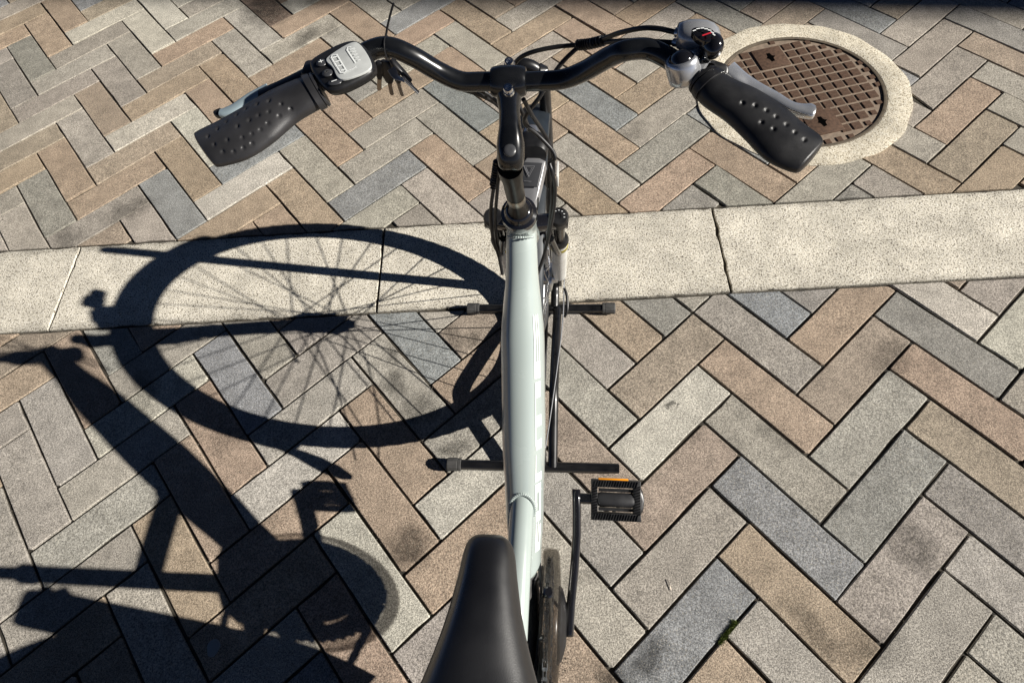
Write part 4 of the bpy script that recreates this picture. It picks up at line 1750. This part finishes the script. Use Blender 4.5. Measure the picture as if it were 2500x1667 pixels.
line_print([(-0.1261, -0.1432, 1.0438), (-0.1217, -0.1425, 1.0440), (-0.1087, -0.1634, 1.0428), (-0.1101, -0.1665, 1.0426), (-0.1133, -0.1663, 1.0426), (-0.1263, -0.1462, 1.0437)], 0.00042, 0.0007, True).build("gauge_outline", PRINT, scr, smooth=False)
mb = MB()
for k in range(4):
    t = k / 3
    a = Vector((-0.1243, -0.1465, 1.0436)).lerp(Vector((-0.1132, -0.1631, 1.0427)), t)
    b = Vector((-0.1213, -0.1448, 1.0437)).lerp(Vector((-0.1104, -0.1618, 1.0428)), t)
    mb2 = line_print([a, b], 0.0008, 0.0007)
    mb.add(mb2.v, mb2.f)
mb.build("gauge_bars", PRINT, scr, smooth=False)
mb = MB()
for pts in ([(-0.1103, -0.1330, 1.0447), (-0.1130, -0.1338, 1.0447), (-0.1131, -0.1369, 1.0445), (-0.1020, -0.1542, 1.0435)], [(-0.1108, -0.1663, 1.0425), (-0.1031, -0.1620, 1.0430), (-0.1005, -0.1590, 1.0432)]):
    q = line_print(pts, 0.00042, 0.0007)
    mb.add(q.v, q.f)
for k in range(5):
    t = k / 4
    a = Vector((-0.1098, -0.1371, 1.0445)).lerp(Vector((-0.1002, -0.1517, 1.0437)), t)
    b = a + (Vector((-0.1067, -0.1353, 1.0445)) - Vector((-0.1098, -0.1371, 1.0445))) * (1 - 0.12 * k)
    q = line_print([a, b], 0.0005, 0.0007)
    mb.add(q.v, q.f)
mb.build("power_scale", PRINT, scr, smooth=False)
for (x, y, sy) in (((-0.1358, -0.1495, 1.0415)), ((-0.1273, -0.1632, 1.0410)), ((-0.1181, -0.1749, 1.0400))):
    pass
BT = [((-0.1361, -0.1489, 1.0410), '+'), ((-0.1275, -0.1628, 1.0407), 'o'), ((-0.1183, -0.1746, 1.0398), '-')]
for p, s in BT:
    p = Vector(p)
    mb = MB()
    dx = Vector((0.0062 if s == '-' else 0.0046, 0.0016, 0))
    dy = Vector((-0.0016, 0.0044, 0)) * (0.85 if s == '-' else 1.1)
    ellipsoid(mb, p, dx, dy, Vector((0, 0, 0.0014)), 24, 10)
    b_ = mb.build("button", BTN, du)
    q = p + Vector((0, 0, 0.0012))
    if s == '+':
        mb = line_print([q + Vector((-0.0016, -0.0008, 0)), q + Vector((0.0016, 0.0008, 0))], 0.00045, 0.0006)
        m2 = line_print([q + Vector((-0.0008, 0.0016, 0)), q + Vector((0.0008, -0.0016, 0))], 0.00045, 0.0007)
        mb.add(m2.v, m2.f)
    elif s == '-':
        mb = line_print([q + Vector((-0.0018, -0.0009, 0)), q + Vector((0.0018, 0.0009, 0))], 0.0005, 0.0006)
    else:
        mb = MB()
        ring = [q + Vector((0.0015 * math.cos(a), 0.0015 * math.sin(a), 0)) for a in [k * math.pi / 8 for k in range(16)]]
        m2 = line_print(ring, 0.0004, 0.0006, True)
        mb.add(m2.v, m2.f)
    mb.build("symbol", PRINT, b_, smooth=False)
mb = MB()
lathe(mb, [(0.0118, -0.010), (0.0128, -0.008), (0.0128, 0.008), (0.0118, 0.010)], (-0.1190, -0.1316, 1.0260), (0.86, 0.42, 0.1), 24)
mb.build("mounting_clamp", PLAST, du)

# right: gear shifter with window, bell, brake lever
mb = MB()
sc0 = Vector((0.2014, -0.1297, 1.0400))
sx_ = Vector((0.2191, -0.1331, 1.0400)) - sc0
sy_ = Vector((0.2027, -0.1153, 1.0400)) - sc0
secs = []
for t, k in ((-1.05, 0.55), (-0.98, 0.78), (-0.75, 0.90), (-0.5, 1.02), (-0.1, 1.08), (0.3, 1.08), (0.65, 0.95), (0.88, 0.70), (1.0, 0.38)):
    secs.append((sc0 + sx_ * t, sy_ * k, Vector((0, -0.001, 0.0125)) * k))
loft(mb, secs, 32, 0.8)
sh = mb.build("gear_shifter", SHIFT, bike, sharp=60)
win = [(0.1905, -0.1408, 1.0585), (0.2057, -0.1417, 1.0590), (0.2110, -0.1462, 1.0575), (0.2118, -0.1524, 1.0555), (0.2081, -0.1550, 1.0545), (0.2018, -0.1546, 1.0545), (0.1949, -0.1494, 1.0555)]
mb = MB()
slab(mb, win, (0, 0.0, -0.006), 0.0008, 2)
dl = mb.build("gear_window", GLOSS, sh)
mb = MB()
for q, dv_ in (((0.1938, -0.1465, 1.0587), (0.9, 0.4)), ((0.1969, -0.1448, 1.0591), (0.9, 0.2)), ((0.2003, -0.1446, 1.0593), (0.9, 0.0)), ((0.2033, -0.1458, 1.0593), (0.9, -0.1)), ((0.2060, -0.1474, 1.0591), (0.9, -0.3)), ((0.2079, -0.1499, 1.0587), (0.8, -0.5)), ((0.2091, -0.1523, 1.0583), (0.4, -0.6))):
    q = Vector(q)
    d = Vector((dv_[0], dv_[1], 0)).normalized() * 0.0009
    m2 = line_print([q - d, q + d], 0.0006, 0.0006)
    mb.add(m2.v, m2.f)
mb.build("gear_marks", DECAL, dl, smooth=False)
line_print([(0.2005, -0.1527, 1.0581), (0.2061, -0.1512, 1.0591)], 0.0008, 0.0008).build("needle", RED, dl, smooth=False)
mb = MB()
q = Vector((0.2094, -0.1502, 1.0460))
ellipsoid(mb, q, Vector((0.0088, 0.0036, 0.002)), Vector((-0.0042, 0.0108, 0.0)), Vector((0, 0, 0.0105)), 24, 14)
mb.build("thumb_lever", GLOSS, sh)
mb = MB()
ellipsoid(mb, Vector((0.2049, -0.1505, 1.0350)), Vector((0.0060, -0.002, 0)), Vector((0.002, 0.0058, 0)), Vector((0, 0, 0.006)), 20, 12)
mb.build("release_lever", GLOSS, sh)
mb = MB()
tube(mb, [(0.1990, -0.1354, 1.0360), (0.2005, -0.1428, 1.0340), (0.1995, -0.1526, 1.0320)], 0.0062, 16, 4)
mb.build("shifter_neck", BELLM, sh)
# cable ports
mb = MB()
tube(mb, [(0.1871, -0.1270, 1.0430), (0.1822, -0.1248, 1.0420)], 0.0042, 14, 1)
tube(mb, [(0.1876, -0.1326, 1.0360), (0.1815, -0.1278, 1.0340)], 0.0038, 14, 1)
mb.build("cable_port", SATIN, sh)

mb = MB()
bc = Vector((0.1877, -0.1569, 1.0300))
bax = (Vector((-0.30, 0.22, 0.92))).normalized()
lathe(mb, [(0.0120, -0.013), (0.0142, -0.011), (0.0146, -0.004), (0.0146, 0.005), (0.0140, 0.0085), (0.0122, 0.0100), (0.0108, 0.0095), (0.010, 0.008)], bc, bax, 40)
bell = mb.build("bell", BELLM, bike, sharp=60)
mb = MB()
ellipsoid(mb, bc + bax * 0.008, bax.orthogonal().normalized() * 0.0108, bax.cross(bax.orthogonal().normalized()) * 0.0108, bax * 0.0075, 28, 14)
mb.build("bell_dome", GLOSS, bell)
mb = MB()
lathe(mb, [(0.0105, -0.007), (0.0125, -0.006), (0.0125, 0.006), (0.0105, 0.007)], (0.2009, -0.1521, 1.0210), (0.82, -0.56, -0.1), 28)
mb.build("bell_clamp", BELLM, bell)

mb = MB()
lvr = slab(mb, [(0.2130, -0.1420, 1.0280), (0.2206, -0.1458, 1.0280), (0.2286, -0.1492, 1.0260), (0.2284, -0.1552, 1.0220), (0.2250, -0.1594, 1.0200), (0.2145, -0.1553, 1.0220), (0.2064, -0.1544, 1.0260), (0.2081, -0.1506, 1.0290)], (0, 0, -0.014), 0.003, 2)
lr = mb.build("brake_lever", PLAST, bike)
lr["label"] = "right brake lever with a polished chrome blade"
mb = MB()
ellipsoid(mb, Vector((0.2104, -0.1542, 1.0290)), Vector((0.0045, -0.001, 0)), Vector((0.001, 0.0036, 0)), Vector((0, 0, 0.002)), 16, 8)  # black bump paints the shade of a screw recess
mb.build("screw_recess", HOLE, lr)
mb = MB()
ribbon(mb, [(0.2322, -0.1328, 1.0080), (0.2426, -0.1419, 1.0040), (0.2556, -0.1505, 1.0000), (0.2701, -0.1596, 0.9970), (0.2827, -0.1701, 0.9950), (0.2944, -0.1743, 0.9940), (0.3037, -0.1751, 0.9940)], 0.0080, 0.0046, 8, taper=lambda t: 1.15 - 0.45 * math.sin(min(t, 0.75) / 0.75 * math.pi * 0.5) + (0.42 * (t - 0.72) / 0.28 if t > 0.72 else 0) - (0.6 * ((t - 0.93) / 0.07) ** 2 if t > 0.93 else 0))
mb.build("blade", POLALU, lr, sharp=60)
mb = MB()
ribbon(mb, [(0.2362, -0.1243, 1.0000), (0.2589, -0.1430, 0.9900), (0.2822, -0.1595, 0.9860), (0.2998, -0.1685, 0.9850)], 0.0062, 0.0025, 8)
mb.build("blade_rib", ALU, lr)

# cables
def cable(pts, r, nm="cable", mt=None, par=None):
    mb = MB()
    tube(mb, [Vector(p) for p in pts], r, 12, 8)
    return mb.build(nm, mt or PLAST, par or bike)


cable([(0.1826, -0.1248, 1.0420), (0.1672, -0.1157, 1.0400), (0.1526, -0.1079, 1.0350), (0.1343, -0.0931, 1.0200), (0.1188, -0.0751, 1.0000), (0.0974, -0.0614, 0.9850), (0.0750, -0.0571, 0.9800), (0.0521, -0.0563, 0.9750), (0.0352, -0.0532, 0.9650), (0.0259, -0.0517, 0.9500), (0.0236, -0.0574, 0.9300), (0.0335, -0.0664, 0.9000), (0.0382, -0.0529, 0.8600)], 0.0024)
cable([(0.1822, -0.1284, 1.0340), (0.1641, -0.1203, 1.0300), (0.1426, -0.0978, 1.0150), (0.1230, -0.0793, 1.0000), (0.0996, -0.0649, 0.9850), (0.0887, -0.0695, 0.9800), (0.0774, -0.0747, 0.9700), (0.0667, -0.0783, 0.9550), (0.0553, -0.0875, 0.9400), (0.0410, -0.0898, 0.9200), (0.0374, -0.0840, 0.9000), (0.0504, -0.0809, 0.8800), (0.0664, -0.0857, 0.8600), (0.0693, -0.0901, 0.8500), (0.0626, -0.0854, 0.8400), (0.0656, -0.0922, 0.8300), (0.0683, -0.0902, 0.8000), (0.0655, -0.0922, 0.7600), (0.0580, -0.0932, 0.7100), (0.0494, -0.1012, 0.6700), (0.0371, -0.1166, 0.6350)], 0.0024)
cable([(0.0400, -0.1003, 0.9500), (0.0469, -0.0920, 0.9200), (0.0552, -0.0741, 0.8800), (0.0646, -0.0724, 0.8500), (0.0669, -0.0760, 0.8200), (0.0647, -0.0886, 0.7900), (0.0602, -0.0906, 0.7400), (0.0552, -0.0931, 0.7000)], 0.0024)
cable([(-0.0218, -0.1058, 0.9700), (-0.0028, -0.0947, 0.9500), (0.0116, -0.0806, 0.9200), (0.0138, -0.0833, 0.8900), (0.0032, -0.1052, 0.8600), (-0.0052, -0.1067, 0.8200), (-0.0165, -0.0989, 0.7600), (-0.0209, -0.0930, 0.7000), (-0.0162, -0.0982, 0.6600), (-0.0134, -0.1084, 0.6300)], 0.0024)
cable([(-0.0126, -0.1053, 0.9720), (0.0051, -0.0994, 0.9550), (0.0179, -0.0999, 0.9300), (0.0103, -0.1037, 0.8900), (0.0063, -0.1120, 0.8600), (-0.0004, -0.1137, 0.8200), (-0.0099, -0.1026, 0.7600), (-0.0163, -0.0893, 0.7000), (-0.0146, -0.0989, 0.6500)], 0.0022)
cable([(0.0452, -0.0822, 0.7700), (0.0433, -0.0855, 0.7520), (0.0353, -0.0954, 0.7350), (0.0326, -0.1058, 0.7220), (0.0349, -0.1188, 0.7000), (0.0369, -0.1305, 0.6750), (0.0407, -0.1387, 0.6600), (0.0413, -0.1436, 0.6450)], 0.0011, "cable", GLOSS)
cable([(0.0703, 0.0131, 0.4000), (0.0753, -0.0008, 0.3950), (0.0764, -0.0229, 0.3850), (0.0716, -0.0339, 0.3750)], 0.0026)
# spiral wraps
for pts in ([(0.0966, -0.0634, 0.9860), (0.1083, -0.0686, 0.9910), (0.1222, -0.0773, 1.0010)], [(0.0041, -0.1059, 0.8630), (0.0003, -0.1084, 0.8450), (-0.0050, -0.1071, 0.8220)]):
    mb = MB()
    P = spline([Vector(p) for p in pts], 10)
    d = (P[-1] - P[0])
    u = d.normalized().orthogonal().normalized()
    w_ = d.normalized().cross(u)
    hel = []
    for k in range(160):
        t = k / 159
        f = t * (len(P) - 1)
        i = min(int(f), len(P) - 2)
        c = P[i].lerp(P[i + 1], f - i)
        a = t * 2 * math.pi * 10
        hel.append(c + (u * math.cos(a) + w_ * math.sin(a)) * 0.0046)
    tube(mb, hel, 0.0012, 6, 1)
    tube(mb, [P[0], P[len(P) // 2], P[-1]], 0.0042, 12, 2)
    mb.build("cable_wrap", PLAST, bike)

# headlamp in front of the head tube
mb = MB()
top = [(0.0092, 0.0582, 0.7000), (0.0475, 0.0539, 0.7000), (0.0451, 0.0411, 0.6940), (0.0392, 0.0115, 0.6820), (0.0331, -0.0103, 0.6720), (0.0215, -0.0102, 0.6720), (0.0107, 0.0067, 0.6800)]
slab(mb, top, (0.0, 0.012, -0.030), 0.0025, 1)
lamp = mb.build("headlamp", SILVERP, bike)
mb = MB()
slab(mb, [(0.0125, 0.0470, 0.7005), (0.0427, 0.0447, 0.7005), (0.0392, 0.0252, 0.6925), (0.0356, 0.0110, 0.6865), (0.0135, 0.0113, 0.6865)], (0, 0, -0.002), 0.0006, 0)
lp = mb.build("lamp_panel", GREYPANEL, lamp)
for f, w_ in ((1.0, 0.0005), (0.62, 0.0004)):
    c = Vector((0.0228, 0.0339, 0.6975))
    pts = [c + (Vector(p) - c) * f for p in ((0.0148, 0.0401, 0.6985), (0.0311, 0.0389, 0.6985), (0.0230, 0.0238, 0.6925))]
    line_print(pts, w_, 0.0012, True).build("emblem", SILVERP, lp, smooth=False)
line_print([(0.0160, 0.0175, 0.6900), (0.0265, 0.0165, 0.6900)], 0.0004, 0.0010).build("small_print", SILVERP, lp, smooth=False)
mb = MB()
secs = []
for pt, r_ in (((0.0266, 0.0568, 0.7030), 0.0215), ((0.0270, 0.0654, 0.7060), 0.0235), ((0.0257, 0.0790, 0.7060), 0.0215), ((0.0247, 0.0863, 0.7060), 0.019)):
    secs.append((pt, Vector((r_, 0, 0)), Vector((0, 0.004, 0.016))))
loft(mb, secs, 28, 0.8)
mb.build("lamp_hood", PLAST, lamp)
mb = MB()
loft(mb, [((0.0246, 0.0865, 0.7040), Vector((0.0165, 0, 0)), Vector((0, 0.004, 0.013))), ((0.0230, 0.1043, 0.7030), Vector((0.0145, 0, 0)), Vector((0, 0.004, 0.012))), ((0.0226, 0.1109, 0.7020), Vector((0.0120, 0, 0)), Vector((0, 0.003, 0.010)))], 24, 0.8)
ln = mb.build("lens", LENS, lamp)
mb = MB()
for k in range(5):
    x = -0.012 + k * 0.006
    tube(mb, [Vector((0.0258, 0.0759, 0.7155)) + Vector((x, 0, 0)), Vector((0.0240, 0.0962, 0.7135)) + Vector((x * 0.85, 0, 0))], 0.0009, 8, 1)
mb.build("lens_rib", CHROME, ln)
mb = MB()
box(mb, Vector((0.0639, 0.0587, 0.6600)), 0.0016, 0.016, 0.012, bev=0.001)
mb.build("side_reflector", WHITE, lamp)

# key bunch hanging below the left of the handlebar
kb = thing("key_bunch", "bunch of keys with black plastic heads tied under the left of the handlebar", "keys", (-0.0997, -0.0838, 0.9850))
KEYS = [((868,148), (866,178), (870,207), .0040, 0), ((890,158), (895,188), (900,219), .0062, 1), ((905,160), (911,190), (921,222), .0066, 1), ((915,152), (938,178), (956,208), .0066, 2)]
for (h0, h1, tip, hw, k) in KEYS:
    pass
KEY3 = [((-0.1056, -0.0896, 0.9920), (-0.1092, -0.0914, 0.9760), (-0.1137, -0.0926, 0.9600), .0046), ((-0.0987, -0.0899, 0.9920), (-0.0997, -0.0924, 0.9720), (-0.1016, -0.0913, 0.9520), .0080), ((-0.0923, -0.0902, 0.9920), (-0.0894, -0.0952, 0.9740), (-0.0898, -0.0931, 0.9520), .0085), ((-0.0889, -0.0947, 0.9970), (-0.0750, -0.1017, 0.9800), (-0.0703, -0.1053, 0.9700), .0072)]
for (a, b, c, hw) in KEY3:
    a, b, c = Vector(a), Vector(b), Vector(c)
    mb = MB()
    d = (b - a)
    s = d.normalized().cross(Vector((0.2, 0.5, 0.85))).normalized()
    t = s.cross(d.normalized())
    loft(mb, [(a - d * 0.15, s * hw * 0.55, t * 0.0022), (a, s * hw, t * 0.0030), (a + d * 0.6, s * hw * 1.05, t * 0.0030), (b, s * hw * 0.6, t * 0.0026), (b + d * 0.1, s * hw * 0.45, t * 0.0022)], 18, 0.75)
    kh = mb.build("key_head", PLAST, kb)
    mb = MB()
    e = c - b
    s2 = e.normalized().cross(Vector((0.2, 0.5, 0.85))).normalized()
    n = 14
    V, F = [], []
    for i in range(n + 1):
        q = b + e * (i / n)
        w_ = 0.0024 if i < n else 0.0012
        j_ = (0.0007 if i % 2 else 0) if i > 4 else 0
        for zz in (-0.0006, 0.0006):
            V += [q - s2 * w_ + s2.cross(e.normalized()) * zz, q + s2 * (w_ - j_) + s2.cross(e.normalized()) * zz]
    for i in range(n):
        o_ = i * 4
        F += [(o_ + 2, o_ + 3, o_ + 7, o_ + 6), (o_, o_ + 4, o_ + 5, o_ + 1), (o_, o_ + 2, o_ + 6, o_ + 4), (o_ + 1, o_ + 5, o_ + 7, o_ + 3)]
    F += [(0, 1, 3, 2), (n * 4, n * 4 + 2, n * 4 + 3, n * 4 + 1)]
    mb.add(V, F).build("key_blade", KEYB, kh, smooth=False)
# bright blade facing the sun
mb = MB()
a, b = Vector((-0.0787, -0.1096, 0.9900)), Vector((-0.0671, -0.1077, 0.9680))
d = b - a
hv = Vector((0.63, -0.455, 0.63))
hv = (hv - d * (hv.dot(d) / d.length_squared)).normalized()
ribbon(mb, [a, a + d * 0.3, a + d * 0.6, b], 0.0020, 0.0005, 2, up=tuple(hv))
mb.build("key_blade", POLALU, kb)
mb = MB()
ribbon(mb, [(-0.0881, -0.1083, 1.0000), (-0.0834, -0.1129, 0.9940), (-0.0780, -0.1111, 0.9880)], 0.0042, 0.0010, 3)
mb.build("key_tag", SILVERP, kb)
mb = MB()
ctr = Vector(BARL[5]).lerp(Vector(BARL[6]), 0.25)
loop = [ctr + Vector((0, 0.0100 * math.cos(a), 0.0100 * math.sin(a))) for a in [2 * math.pi * k / 20 for k in range(21)]]
ribbon(mb, loop, 0.0016, 0.0006, 1, up=(1, 0, 0))
ct = tube(mb, [(-0.0898, -0.0984, 1.0240), (-0.0851, -0.0925, 1.0360), (-0.0795, -0.0900, 1.0480), (-0.0742, -0.0890, 1.0580)], 0.0011, 8, 6)
mb.build("cable_tie", PLAST, kb)
